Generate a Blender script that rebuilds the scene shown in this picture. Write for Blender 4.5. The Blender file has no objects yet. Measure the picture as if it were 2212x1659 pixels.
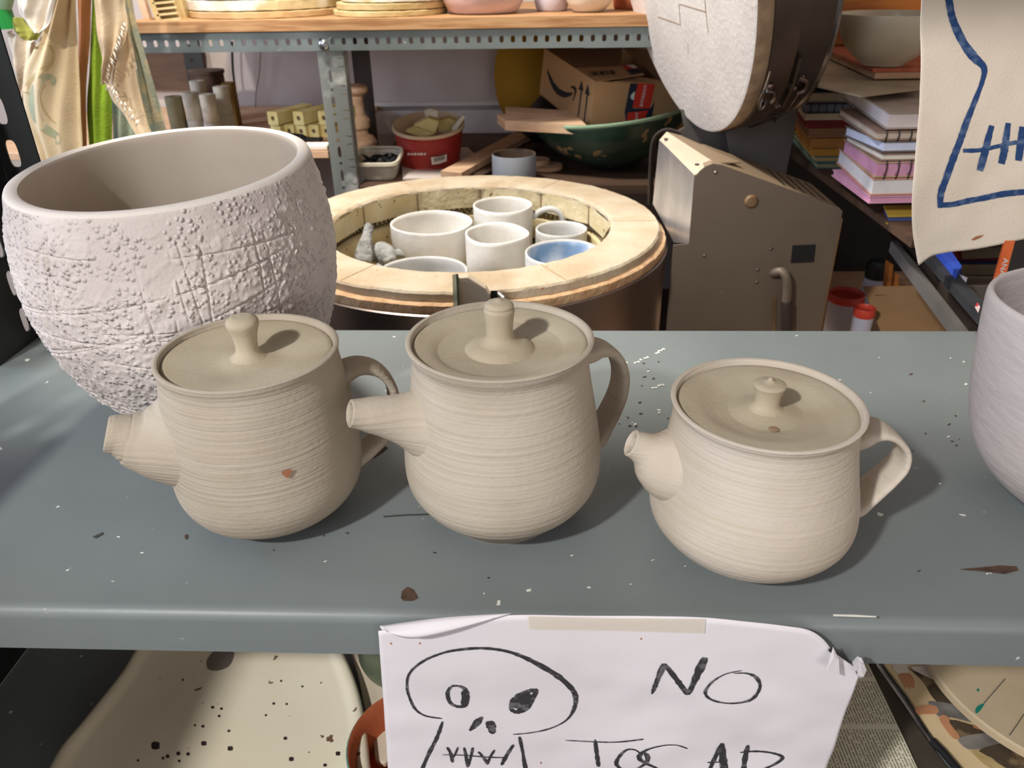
import bpy, math, random
from mathutils import Vector, Matrix, noise
random.seed(7)
S = bpy.context.scene
COL = S.collection
V = Vector
PI = math.pi

# ------------------------------------------------------------------ camera
W, H, FPX = 2212., 1659., 1680.
CAM = V((0, 0, 0.4))
pt, yw, rl = math.radians(28.8), math.radians(2.6), math.radians(-1.0)
FWD = V((-math.sin(yw) * math.cos(pt), math.cos(yw) * math.cos(pt), -math.sin(pt)))
R0 = V((math.cos(yw), math.sin(yw), 0)); U0 = R0.cross(FWD)
RT = R0 * math.cos(rl) + U0 * math.sin(rl)
UP = U0 * math.cos(rl) - R0 * math.sin(rl)
cd = bpy.data.cameras.new('camera'); cam = bpy.data.objects.new('camera', cd); COL.objects.link(cam)
cd.sensor_width = 36; cd.sensor_fit = 'HORIZONTAL'; cd.lens = FPX / W * 36
cam.matrix_world = Matrix((
    (RT.x, UP.x, -FWD.x, CAM.x), (RT.y, UP.y, -FWD.y, CAM.y), (RT.z, UP.z, -FWD.z, CAM.z), (0, 0, 0, 1)))
cd.clip_start = 0.01
cd.dof.use_dof = True; cd.dof.focus_distance = 0.62; cd.dof.aperture_fstop = 13.0
S.camera = cam

# ------------------------------------------------------------------ light and exposure
S.view_settings.view_transform = 'Standard'; S.view_settings.look = 'None'
S.view_settings.gamma = 1; S.view_settings.use_curve_mapping = False
S.view_settings.exposure = 0.0
wd = bpy.data.worlds.new('world'); S.world = wd; wd.use_nodes = True
wd.node_tree.nodes['Background'].inputs[0].default_value = (0.9, 0.93, 1.0, 1)
wd.node_tree.nodes['Background'].inputs[1].default_value = 0.06

def area(name, loc, target, size, power, col, sy=None):
    l = bpy.data.lights.new(name, 'AREA'); l.energy = power; l.color = col
    l.shape = 'RECTANGLE' if sy else 'DISK'; l.size = size
    if sy: l.size_y = sy
    o = bpy.data.objects.new(name, l); COL.objects.link(o); o.location = loc
    o.rotation_euler = (V(target) - V(loc)).to_track_quat('-Z', 'Y').to_euler()
    return o
# lamp at the photographer's left, lamp over the kiln, daylight from the left, two added front fills
area('lamp_front', (-1.02, -0.90, 1.42), (-0.02, 0.5, 0.05), 0.12, 40, (1.0, 0.97, 0.94))
area('lamp_kiln', (-0.55, 1.25, 1.38), (-0.05, 1.25, 0.0), 0.22, 34, (1.0, 0.95, 0.87))
area('daylight', (-2.05, 0.95, 0.75), (0.5, 1.4, 0.1), 0.7, 20, (0.60, 0.73, 1.0), 0.9)
area('fill_room', (0.70, -1.40, 0.45), (0.5, 0.9, 0.2), 1.0, 8, (1.0, 0.97, 0.95), 0.6)  # fill added to brighten the tote bag
area('cool_fill_front', (-1.25, -1.45, 0.88), (0.4, 1.2, 0.2), 0.6, 10, (0.72, 0.83, 1.0), 0.7)  # cool fill added to lift the books and bowls at right

# ------------------------------------------------------------------ pixel helpers
def ray(px, py): return FWD + RT * ((px - W / 2) / FPX) - UP * ((py - H / 2) / FPX)
def P(px, py, Y=None, z=None, X=None):
    d = ray(px, py)
    t = (Y - CAM.y) / d.y if Y is not None else (z - CAM.z) / d.z if z is not None else (X - CAM.x) / d.x
    return CAM + d * t

# ------------------------------------------------------------------ materials
def lin(c):
    out = []
    for v in c[:3]:
        v = v / 255.
        out.append(v / 12.92 if v <= .04045 else ((v + .055) / 1.055) ** 2.4)
    return tuple(out) + (1,)
MATS = {}
def mat(name, col, rough=.6, metal=0., c2=None, ns=8., amt=(.4, .65), bump=None, specks=(), spec=.5,
        trans=0., stretch=(1, 1, 1), alpha=1., uv=False, rings=None, ior=1.45, sss=0, lines=None):
    """procedural material: col mixed with c2 by a noise; bump=(scale,strength,dist);
    specks=[(scale,threshold,col)]; rings=(scale,strength) horizontal turning marks"""
    m = bpy.data.materials.new(name); m.use_nodes = True; nt = m.node_tree; N = nt.nodes; L = nt.links
    b = N['Principled BSDF']
    tc = N.new('ShaderNodeTexCoord'); mp = N.new('ShaderNodeMapping'); mp.inputs['Scale'].default_value = stretch
    L.new(tc.outputs['UV' if uv else 'Object'], mp.inputs['Vector']); vec = mp.outputs['Vector']
    b.inputs['Roughness'].default_value = rough; b.inputs['Metallic'].default_value = metal
    b.inputs['Specular IOR Level'].default_value = spec; b.inputs['IOR'].default_value = ior
    b.inputs['Transmission Weight'].default_value = trans; b.inputs['Alpha'].default_value = alpha
    rgb = N.new('ShaderNodeRGB'); rgb.outputs[0].default_value = lin(col); cur = rgb.outputs[0]
    def noise_n(sc, det=4, v=None):
        n = N.new('ShaderNodeTexNoise'); n.inputs['Scale'].default_value = sc; n.inputs['Detail'].default_value = det
        L.new(v or vec, n.inputs['Vector']); return n
    def ramp(src, a, bb):
        r = N.new('ShaderNodeMapRange'); r.inputs['From Min'].default_value = a; r.inputs['From Max'].default_value = bb
        L.new(src, r.inputs['Value']); return r.outputs[0]
    def mixc(fac, a, colb):
        x = N.new('ShaderNodeMix'); x.data_type = 'RGBA'; L.new(fac, x.inputs[0]); L.new(a, x.inputs[6])
        x.inputs[7].default_value = lin(colb); return x.outputs[2]
    if c2 is not None:
        n = noise_n(ns); cur = mixc(ramp(n.outputs[0], *amt), cur, c2)
    for sc, th, cc in specks:
        n = noise_n(sc, 2); cur = mixc(ramp(n.outputs[0], th, th + .02), cur, cc)
    hs = []
    if rings:
        sep = N.new('ShaderNodeSeparateXYZ'); L.new(tc.outputs['Object'], sep.inputs[0])
        nn = N.new('ShaderNodeTexNoise'); nn.noise_dimensions = '2D'; nn.inputs['Scale'].default_value = 1.0; nn.inputs['Detail'].default_value = 3
        cx = N.new('ShaderNodeCombineXYZ'); m1 = N.new('ShaderNodeMath'); m1.operation = 'MULTIPLY'; m1.inputs[1].default_value = rings[0]
        wob = noise_n(9, 1); m2 = N.new('ShaderNodeMath'); m2.operation = 'MULTIPLY_ADD'; m2.inputs[1].default_value = .004
        L.new(wob.outputs[0], m2.inputs[0]); L.new(sep.outputs[2], m2.inputs[2])
        L.new(m2.outputs[0], m1.inputs[0]); L.new(m1.outputs[0], cx.inputs[0])
        m3 = N.new('ShaderNodeMath'); m3.operation = 'MULTIPLY'; m3.inputs[1].default_value = 6.; L.new(sep.outputs[0], m3.inputs[0]); L.new(m3.outputs[0], cx.inputs[1])
        L.new(cx.outputs[0], nn.inputs['Vector']); hs.append((nn.outputs[0], rings[1], .003))
        if len(rings) > 2: cur = mixc(ramp(nn.outputs[0], .5, .85), cur, rings[2])
    if bump: 
        n = noise_n(bump[0], 6); hs.append((n.outputs[0], bump[1], bump[2]))
    prev = None
    for h, st, di in hs:
        bn = N.new('ShaderNodeBump'); bn.inputs['Strength'].default_value = st; bn.inputs['Distance'].default_value = di
        L.new(h, bn.inputs['Height'])
        if prev: L.new(prev, bn.inputs['Normal'])
        prev = bn.outputs[0]
    if prev: L.new(prev, b.inputs['Normal'])
    L.new(cur, b.inputs['Base Color'])
    MATS[name] = m
    return m

M = {}
M['shelf'] = mat('grey_enamel', (119, 127, 127), .42, c2=(112, 119, 120), ns=5, bump=(160, .06, .002), spec=.45,
                 specks=[(75, .735, (214, 216, 206))])
M['shelf_dark'] = mat('black_enamel', (26, 28, 28), .45, c2=(33, 35, 34), ns=9)
M['clayA'] = mat('raw_clay_pinkish', (182, 172, 156), .93, c2=(171, 159, 142), ns=14, rings=(420, .3, (177, 164, 145)), bump=(260, .22, .002), spec=.2)
M['clayB'] = mat('raw_clay_smooth', (190, 180, 165), .93, c2=(174, 163, 146), ns=12, rings=(330, .22, (176, 163, 144)), bump=(240, .22, .002), spec=.2)
M['clayC'] = mat('raw_clay_pale', (204, 194, 182), .93, c2=(190, 179, 162), ns=12, rings=(400, .18, (193, 180, 162)), bump=(240, .2, .002), spec=.2)
M['lidA'] = mat('lid_clay', (184, 173, 150), .93, c2=(174, 162, 139), ns=25, bump=(300, .2, .0015), spec=.2)
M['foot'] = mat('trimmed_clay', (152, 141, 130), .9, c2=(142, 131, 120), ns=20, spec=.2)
M['stain'] = mat('rust_stain', (176, 118, 84), .9, c2=(160, 106, 76), ns=60)
M['rust'] = mat('rust_chip', (86, 64, 50), .85, c2=(58, 44, 38), ns=90)
M['chip_dark'] = mat('dark_scratch', (62, 62, 60), .7)
M['chip_white'] = mat('white_scuff', (222, 222, 212), .8)
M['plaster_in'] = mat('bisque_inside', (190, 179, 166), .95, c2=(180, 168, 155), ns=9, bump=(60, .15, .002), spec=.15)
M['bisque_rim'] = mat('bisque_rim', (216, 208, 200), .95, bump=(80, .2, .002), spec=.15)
M['white_bisque'] = mat('white_bisque', (226, 222, 214), .9, c2=(212, 208, 200), ns=20, bump=(120, .25, .002), spec=.2)
M['white_bisque2'] = mat('grey_bisque', (205, 203, 198), .9, c2=(188, 188, 186), ns=22, bump=(120, .25, .002), spec=.2)
M['figure'] = mat('lumpy_grey_clay', (176, 176, 172), .9, c2=(140, 140, 138), ns=40, bump=(90, .9, .008))
M['blue_slip'] = mat('blue_slip', (210, 216, 222), .85, c2=(132, 160, 190), ns=16, amt=(.42, .6), bump=(90, .2, .002))
M['vase'] = mat('lilac_slip', (206, 198, 196), .9, c2=(196, 188, 186), ns=10, bump=(50, .25, .004), stretch=(1, 1, 3), spec=.2)
M['firebrick'] = mat('fire_brick', (196, 182, 158), .95, c2=(184, 163, 134), ns=13, bump=(140, .5, .003), specks=[(120, .70, (176, 134, 100))], spec=.15)
M['firebrick_in'] = mat('fire_brick_inside', (222, 208, 172), .95, c2=(206, 188, 142), ns=16, bump=(90, .5, .004), specks=[(60, .70, (110, 84, 52))], spec=.15)
M['fibre'] = mat('fibre_ring', (205, 170, 130), .95, c2=(186, 146, 106), ns=40, bump=(110, .8, .004))
M['coil'] = mat('heating_coil', (72, 58, 50), .6, metal=.5)
M['groove'] = mat('groove_soot', (128, 106, 84), .9, c2=(104, 84, 64), ns=30)
M['joint'] = mat('brick_joint', (150, 126, 98), .9)
M['steel'] = mat('kiln_steel', (146, 132, 124), .34, metal=1., c2=(120, 104, 96), ns=3, stretch=(1, 1, .15), bump=(60, .05, .001))
M['steel_lid'] = mat('lid_band_steel', (96, 88, 80), .42, metal=.9, c2=(120, 110, 100), ns=6)
M['chrome'] = mat('bright_metal', (200, 200, 200), .25, metal=1., c2=(150, 150, 150), ns=30)
M['alu'] = mat('aluminium_shield', (176, 178, 186), .32, metal=.85, c2=(214, 214, 218), ns=14, stretch=(1, 1, .4), bump=(40, .2, .003))
M['beige_metal'] = mat('beige_metal', (200, 184, 160), .5, c2=(186, 168, 144), ns=12)
M['box_brown'] = mat('taupe_panel', (112, 98, 84), .5, c2=(104, 90, 76), ns=5, metal=.2, specks=[(45, .76, (150, 136, 118))])
M['box_vent'] = mat('taupe_vent', (142, 122, 98), .6)
M['box_edge'] = mat('taupe_edge', (120, 92, 62), .6, c2=(96, 72, 48), ns=20)
M['plate_grey'] = mat('hinge_grey', (118, 114, 110), .5, metal=.3, c2=(106, 102, 98), ns=8)
M['lidface'] = mat('lid_brick_white', (226, 219, 210), .92, c2=(218, 210, 202), ns=14, bump=(120, .35, .003), specks=[(60, .745, (188, 176, 162)), (85, .72, (240, 236, 230))], spec=.15)
M['lid_edge'] = mat('lid_brick_edge', (176, 150, 122), .95, c2=(150, 126, 100), ns=40, bump=(120, .5, .003))
M['black'] = mat('black_plastic', (22, 22, 24), .5)
M['blackrub'] = mat('black_cable', (18, 17, 17), .6)
M['angle'] = mat('grey_slotted_angle', (122, 130, 128), .4, metal=.35, c2=(108, 116, 114), ns=10, specks=[(60, .74, (176, 178, 172))])
M['angle_worn'] = mat('worn_slotted_angle', (128, 132, 128), .45, metal=.35, c2=(200, 200, 194), ns=9, amt=(.55, .62), stretch=(1, 1, 1))
M['darkpost'] = mat('dark_brown_metal', (66, 56, 50), .5, metal=.3, c2=(54, 46, 42), ns=8)
M['pine'] = mat('pine_board', (186, 144, 100), .6, c2=(158, 112, 70), ns=7, stretch=(1, 12, 12), amt=(.45, .6), bump=(30, .1, .002))
M['plank'] = mat('raw_plank', (206, 172, 140), .75, c2=(184, 146, 114), ns=8, stretch=(1, 8, 8))
M['darkwood'] = mat('dark_wood', (84, 62, 46), .7, c2=(66, 46, 34), ns=7, stretch=(1, 6, 6))
M['orangewood'] = mat('orange_wood', (176, 112, 48), .6, c2=(146, 86, 34), ns=6, stretch=(1, 6, 6))
M['wall'] = mat('old_white_wall', (198, 186, 178), .9, c2=(182, 170, 162), ns=4, bump=(20, .2, .006))
M['walllow'] = mat('white_ledge', (232, 226, 220), .85, c2=(216, 208, 202), ns=8)
M['floor'] = mat('concrete_floor', (70, 62, 56), .85, c2=(54, 48, 44), ns=3)
M['kshelf'] = mat('kiln_shelf_cream', (204, 184, 138), .9, c2=(186, 160, 108), ns=12, bump=(70, .4, .004), spec=.15)
M['kshelf_white'] = mat('kiln_shelf_washed', (200, 182, 138), .9, c2=(222, 214, 200), ns=9, amt=(.45, .55), bump=(60, .5, .004), spec=.15)
M['kshelf_tan'] = mat('kiln_shelf_tan', (190, 160, 116), .9, c2=(174, 140, 96), ns=12, spec=.15)
M['kpost'] = mat('kiln_post_cream', (214, 198, 140), .9, c2=(190, 170, 108), ns=20, spec=.15)
M['kcyl'] = mat('kiln_cylinder', (206, 200, 184), .9, c2=(176, 168, 150), ns=24, spec=.15)
M['kcylg'] = mat('kiln_cylinder_olive', (142, 138, 110), .9, c2=(120, 116, 92), ns=24, spec=.15)
M['pinkclay'] = mat('pink_bisque', (222, 186, 172), .9, c2=(184, 158, 154), ns=8, stretch=(1, 1, 2.5), bump=(40, .3, .004))
M['lilac'] = mat('lilac_bisque', (206, 196, 206), .9, bump=(60, .3, .003))
M['creampot'] = mat('cream_bisque', (226, 212, 190), .9, c2=(206, 188, 164), ns=10, bump=(40, .3, .004))
M['terracotta'] = mat('terracotta', (186, 102, 62), .85, c2=(166, 88, 54), ns=15)
M['terratile'] = mat('terracotta_tile', (190, 108, 74), .75, c2=(160, 84, 56), ns=40, bump=(120, .4, .002))
M['glaze'] = mat('cream_glaze', (226, 218, 198), .3, c2=(206, 196, 172), ns=8, spec=.5)
M['greenbowl'] = mat('green_glaze', (44, 66, 54), .22, c2=(66, 88, 74), ns=11, specks=[(26, .64, (160, 134, 92))], spec=.6)
M['greenrim'] = mat('green_glaze_rim', (150, 178, 146), .2, spec=.6)
M['redtub'] = mat('red_plastic', (158, 44, 34), .45, c2=(140, 36, 34), ns=6)
M['tubrim'] = mat('cream_plastic', (196, 172, 140), .5)
M['label_white'] = mat('white_label', (206, 196, 184), .7)
M['ink'] = mat('black_ink', (34, 32, 32), .8)
M['clearbox'] = mat('cloudy_plastic', (206, 200, 186), .4, alpha=.55, c2=(180, 172, 156), ns=10)
M['clearrim'] = mat('cloudy_plastic_rim', (196, 188, 168), .4)
M['darkbits'] = mat('dark_metal_bits', (40, 44, 46), .35, metal=.6)
M['cardboard'] = mat('cardboard', (182, 144, 102), .8, c2=(172, 134, 94), ns=9)
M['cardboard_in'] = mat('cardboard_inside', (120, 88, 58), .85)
M['navytape'] = mat('navy_tape', (28, 38, 58), .45)
M['redtape'] = mat('red_tape', (204, 52, 36), .45)
M['whitetape'] = mat('white_tape', (214, 212, 208), .5)
M['mustard'] = mat('mustard_card', (176, 130, 14), .7, c2=(160, 116, 10), ns=6)
M['tape_blue'] = mat('blue_grey_card', (136, 141, 148), .6, c2=(124, 130, 140), ns=12)
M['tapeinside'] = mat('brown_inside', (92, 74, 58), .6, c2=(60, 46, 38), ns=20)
M['linen'] = mat('beige_linen', (218, 194, 152), .95, c2=(230, 210, 174), ns=6, bump=(300, .3, .002))
M['whitecloth'] = mat('white_cloth', (232, 222, 206), .95, c2=(220, 206, 186), ns=7, bump=(200, .3, .002))
M['orangecloth'] = mat('orange_cloth', (186, 124, 78), .95, c2=(172, 112, 68), ns=7, bump=(200, .3, .002))
M['greencloth'] = mat('green_cloth', (146, 176, 46), .95, c2=(120, 150, 34), ns=12, bump=(200, .4, .002))
M['creamcloth'] = mat('cream_cotton', (226, 204, 170), .95, c2=(212, 186, 150), ns=8, bump=(260, .3, .002))
M['floral'] = mat('faded_floral_cloth', (186, 172, 134), .95, c2=(150, 154, 134), ns=30, amt=(.45, .55), bump=(200, .4, .002))
M['floral2'] = mat('grey_green_cloth', (150, 160, 136), .95, c2=(186, 164, 138), ns=14, amt=(.48, .58), bump=(200, .4, .002))
M['teal_print'] = mat('faded_teal_print', (168, 172, 140), .95, c2=(184, 182, 148), ns=40)
M['tan_print'] = mat('faded_tan_print', (196, 172, 122), .95, c2=(206, 182, 134), ns=40)
M['oliveleaf'] = mat('olive_cloth', (146, 148, 70), .9, c2=(124, 126, 56), ns=12)
M['greenplastic'] = mat('green_plastic', (30, 134, 62), .35)
M['palegreen'] = mat('pale_green_plastic', (150, 186, 156), .35)
M['canvas'] = mat('tote_canvas', (232, 218, 200), .95, c2=(222, 206, 186), ns=6, bump=(340, .35, .002))
M['bluepaint'] = mat('blue_crayon', (38, 68, 116), .9, c2=(92, 112, 146), ns=110, amt=(.5, .7))
M['paper'] = mat('white_paper', (224, 220, 224), .85, c2=(216, 211, 215), ns=5, bump=(18, .25, .004))
M['charcoal'] = mat('charcoal_line', (52, 50, 52), .9, c2=(104, 102, 104), ns=190, amt=(.52, .66))
M['tape'] = mat('yellowed_tape', (240, 232, 218), .35, alpha=.45)
M['speckle'] = mat('speckled_stoneware', (234, 226, 202), .35, c2=(224, 213, 186), ns=5, specks=[(70, .70, (110, 84, 66)), (24, .765, (66, 50, 44))], spec=.5)
M['speckle_spot'] = mat('taupe_glaze_spot', (112, 102, 92), .4)
M['darkglaze'] = mat('dark_brown_spot', (58, 46, 44), .4)
M['olivepot'] = mat('olive_glaze', (96, 104, 84), .4, c2=(80, 88, 70), ns=8)
M['tealglaze'] = mat('teal_glaze', (70, 130, 124), .35)
M['newsdark'] = mat('newsprint_photo', (84, 76, 62), .85, c2=(66, 58, 48), ns=10)
M['magskin'] = mat('magazine_tan', (222, 196, 150), .6, c2=(234, 212, 170), ns=9)
M['magdark'] = mat('magazine_dark', (78, 66, 52), .6, c2=(132, 112, 84), ns=30, amt=(.55, .62))
M['maggrey'] = mat('magazine_grey', (142, 138, 132), .6, c2=(104, 100, 96), ns=34)
M['magflesh'] = mat('magazine_flesh', (206, 148, 108), .6, c2=(186, 130, 92), ns=24)
M['boardround'] = mat('stained_disc', (204, 186, 154), .75, c2=(190, 170, 136), ns=9, specks=[(60, .72, (112, 94, 70))])
M['tealpaint'] = mat('teal_paint', (32, 132, 116), .5)
M['redlid'] = mat('red_lid', (206, 72, 54), .45)
M['tubwhite'] = mat('milky_tub', (190, 192, 208), .4)
M['tubcream'] = mat('tub_contents', (196, 180, 140), .6)

def newsprint():
    m = bpy.data.materials.new('newsprint_text'); m.use_nodes = True; nt = m.node_tree; N = nt.nodes; L = nt.links
    b = N['Principled BSDF']; b.inputs['Roughness'].default_value = .9
    tc = N.new('ShaderNodeTexCoord'); sp = N.new('ShaderNodeSeparateXYZ'); L.new(tc.outputs['UV'], sp.inputs[0])
    def mth(op, a, bb=None, c=None):
        n = N.new('ShaderNodeMath'); n.operation = op
        for i, x in enumerate((a, bb, c)):
            if x is None: continue
            if isinstance(x, (int, float)): n.inputs[i].default_value = x
            else: L.new(x, n.inputs[i])
        return n.outputs[0]
    u, v = sp.outputs[0], sp.outputs[1]
    fr = mth('FRACT', mth('MULTIPLY', v, 300.)); line = mth('LESS_THAN', fr, .46)
    fl = mth('FLOOR', mth('MULTIPLY', v, 300.))
    cb = N.new('ShaderNodeCombineXYZ'); L.new(mth('MULTIPLY', u, 420.), cb.inputs[0]); L.new(mth('MULTIPLY', fl, 7.3), cb.inputs[1])
    nz = N.new('ShaderNodeTexNoise'); nz.inputs['Scale'].default_value = 1.; nz.inputs['Detail'].default_value = 2; L.new(cb.outputs[0], nz.inputs['Vector'])
    word = mth('GREATER_THAN', nz.outputs[0], .42)
    cf = mth('FRACT', mth('MULTIPLY', u, 16.)); colm = mth('GREATER_THAN', cf, .1)
    f = mth('MULTIPLY', mth('MULTIPLY', line, word), colm)
    x = N.new('ShaderNodeMix'); x.data_type = 'RGBA'; L.new(f, x.inputs[0])
    x.inputs[6].default_value = lin((232, 227, 202)); x.inputs[7].default_value = lin((150, 143, 120)); L.new(x.outputs[2], b.inputs['Base Color'])
    return m
M['news'] = newsprint()

def rough_bowl_mat():
    m = bpy.data.materials.new('crusted_plaster'); m.use_nodes = True; nt = m.node_tree; N = nt.nodes; L = nt.links
    b = N['Principled BSDF']; b.inputs['Roughness'].default_value = .95; b.inputs['Specular IOR Level'].default_value = .15
    tc = N.new('ShaderNodeTexCoord'); vec = tc.outputs['Object']
    def nz(s, d=3):
        n = N.new('ShaderNodeTexNoise'); n.inputs['Scale'].default_value = s; n.inputs['Detail'].default_value = d; L.new(vec, n.inputs['Vector']); return n.outputs[0]
    def mr(src, a, c, lo=0., hi=1.):
        r = N.new('ShaderNodeMapRange'); r.inputs['From Min'].default_value = a; r.inputs['From Max'].default_value = c
        r.inputs['To Min'].default_value = lo; r.inputs['To Max'].default_value = hi; L.new(src, r.inputs[0]); return r.outputs[0]
    def mth(op, a, c):
        n = N.new('ShaderNodeMath'); n.operation = op
        for i, x in enumerate((a, c)):
            if isinstance(x, (int, float)): n.inputs[i].default_value = x
            else: L.new(x, n.inputs[i])
        return n.outputs[0]
    vo = N.new('ShaderNodeTexVoronoi'); vo.inputs['Scale'].default_value = 210; L.new(vec, vo.inputs['Vector'])
    pim = mr(vo.outputs['Distance'], .12, .5, 1., 0.)
    gate = mr(nz(45, 3), .42, .5)
    crumbs = mth('MULTIPLY', pim, gate)
    fine = nz(300, 3)
    h = mth('ADD', mth('MULTIPLY', crumbs, 1.3), mth('MULTIPLY', fine, .45))
    bn = N.new('ShaderNodeBump'); bn.inputs['Strength'].default_value = .75; bn.inputs['Distance'].default_value = .0018; L.new(h, bn.inputs['Height']); L.new(bn.outputs[0], b.inputs['Normal'])
    x = N.new('ShaderNodeMix'); x.data_type = 'RGBA'; L.new(mr(nz(12, 2), .4, .65), x.inputs[0])
    x.inputs[6].default_value = lin((212, 203, 198)); x.inputs[7].default_value = lin((198, 188, 183)); L.new(x.outputs[2], b.inputs['Base Color'])
    return m
M['crust'] = rough_bowl_mat()

# ------------------------------------------------------------------ object helpers
def tag(o, label=None, cat=None, group=None, kind=None):
    if label: o['label'] = label
    if cat: o['category'] = cat
    if group: o['group'] = group
    if kind: o['kind'] = kind
    return o
def thing(name, loc, label, cat, group=None):
    o = bpy.data.objects.new(name, None); COL.objects.link(o); o.location = loc; o.empty_display_size = .01
    return tag(o, label, cat, group)
def obj(name, vf, m, parent=None, smooth=35, bevel=0., label=None, solid=0., uvs=None, sub=0):
    vs, fs = vf[0], vf[1]
    me = bpy.data.meshes.new(name); me.from_pydata([tuple(v) for v in vs], [], [tuple(f) for f in fs]); me.validate(); me.update()
    me.materials.append(m if not isinstance(m, str) else M[m])
    if uvs:
        ul = me.uv_layers.new(name='UVMap')
        for lp in me.loops: ul.data[lp.index].uv = uvs[lp.vertex_index]
    if smooth:
        me.polygons.foreach_set('use_smooth', [True] * len(me.polygons)); me.set_sharp_from_angle(angle=math.radians(smooth))
    o = bpy.data.objects.new(name, me); COL.objects.link(o)
    if parent is not None:
        o.parent = parent; o.matrix_parent_inverse = world_of(parent).inverted()
    if solid: s = o.modifiers.new('s', 'SOLIDIFY'); s.thickness = solid; s.offset = 0
    if bevel: b = o.modifiers.new('b', 'BEVEL'); b.width = bevel; b.segments = 3; b.limit_method = 'ANGLE'
    if sub: s = o.modifiers.new('u', 'SUBSURF'); s.levels = sub; s.render_levels = sub
    if label: o['label'] = label
    return o
def world_of(o):
    # every root sits unrotated when its parts are attached; parts of parts are at identity under it
    return Matrix.Identity(4) if o.parent else Matrix.Translation(o.location)
def dup(root, loc, rotz=0, label=None):
    r = root.copy(); COL.objects.link(r); r.location = loc; r.rotation_euler = (0, 0, rotz)
    if label: r['label'] = label
    def kids(a, b):
        for ch in list(a.children):
            c = ch.copy(); COL.objects.link(c); c.parent = b; kids(ch, c)
    kids(root, r); return r
def join(*vfs):
    vs, fs = [], []
    for v, f in vfs:
        k = len(vs); vs += list(v); fs += [tuple(i + k for i in ff) for ff in f]
    return vs, fs
def lathe(prof, c=(0, 0, 0), n=64, disp=None, squash=1.):
    vs, fs = [], []; c = V(c)
    rows = []
    for i, (r, z) in enumerate(prof):
        if r < 1e-6: rows.append([len(vs)]); vs.append(c + V((0, 0, z))); continue
        row = []
        for k in range(n):
            a = 2 * PI * k / n
            rr, zz = (r, z) if disp is None else disp(r, z, a, i)
            row.append(len(vs)); vs.append(c + V((rr * math.cos(a), rr * math.sin(a) * squash, zz)))
        rows.append(row)
    for a, b in zip(rows, rows[1:]):
        for k in range(n):
            k2 = (k + 1) % n
            if len(a) == 1 and len(b) == 1: continue
            if len(a) == 1: fs.append((a[0], b[k2], b[k]))
            elif len(b) == 1: fs.append((a[k], a[k2], b[0]))
            else: fs.append((a[k], a[k2], b[k2], b[k]))
    return vs, fs
def xform(vf, mtx): return [mtx @ V(v) for v in vf[0]], vf[1]
def box(a, b):
    (x0, y0, z0), (x1, y1, z1) = a, b
    vs = [V((x, y, z)) for z in (z0, z1) for y in (y0, y1) for x in (x0, x1)]
    return vs, [(0, 2, 3, 1), (4, 5, 7, 6), (0, 1, 5, 4), (2, 6, 7, 3), (0, 4, 6, 2), (1, 3, 7, 5)]
def hexa(p):  # 8 points: bottom ring 0-3, top ring 4-7
    return [V(q) for q in p], [(0, 3, 2, 1), (4, 5, 6, 7), (0, 1, 5, 4), (1, 2, 6, 5), (2, 3, 7, 6), (3, 0, 4, 7)]
def prism(pts, off):
    n = len(pts); off = V(off); vs = [V(p) for p in pts] + [V(p) + off for p in pts]
    fs = [tuple(range(n)), tuple(range(2 * n - 1, n - 1, -1))] + [(i, i + n, (i + 1) % n + n, (i + 1) % n) for i in range(n)]
    return vs, fs
def catmull(pts, k=8, closed=False):
    pts = [V(p) for p in pts]; n = len(pts); out = []
    for i in range(n if closed else n - 1):
        g = (lambda j: pts[j % n]) if closed else (lambda j: pts[min(max(j, 0), n - 1)])
        p0, p1, p2, p3 = g(i - 1), g(i), g(i + 1), g(i + 2)
        for s in range(k):
            t = s / k
            out.append(.5 * ((2 * p1) + (p2 - p0) * t + (2 * p0 - 5 * p1 + 4 * p2 - p3) * t * t + (3 * p1 - p0 - 3 * p2 + p3) * t ** 3))
    if not closed: out.append(pts[-1])
    return out
def interp(vals, k, closed=False):
    return [v[0] for v in catmull([V((x, 0, 0)) for x in vals], k, closed)]
def tube(pts, rad, n=10, side=None, caps=True, sq=2.0):
    """loft along pts; rad = number or list of (a,b) half sizes; side = fixed direction for axis a; sq = superellipse power"""
    pts = [V(p) for p in pts]; N_ = len(pts); vs, fs = [], []
    u = None
    for i, p in enumerate(pts):
        t = (pts[min(i + 1, N_ - 1)] - pts[max(i - 1, 0)]).normalized()
        if side is not None: u = (V(side) - t * V(side).dot(t)).normalized()
        elif u is None: u = t.orthogonal().normalized()
        else: u = (u - t * u.dot(t)).normalized()
        w = t.cross(u)
        r = rad[i] if isinstance(rad, list) else rad
        a, b = r if isinstance(r, (tuple, list)) else (r, r)
        for k in range(n):
            th = 2 * PI * k / n; c, s = math.cos(th), math.sin(th)
            e = 2. / sq
            vs.append(p + u * (a * math.copysign(abs(c) ** e, c)) + w * (b * math.copysign(abs(s) ** e, s)))
    for i in range(N_ - 1):
        for k in range(n): fs.append((i * n + k, i * n + (k + 1) % n, (i + 1) * n + (k + 1) % n, (i + 1) * n + k))
    if caps: fs.append(tuple(range(n - 1, -1, -1))); fs.append(tuple((N_ - 1) * n + k for k in range(n)))
    return vs, fs
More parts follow.
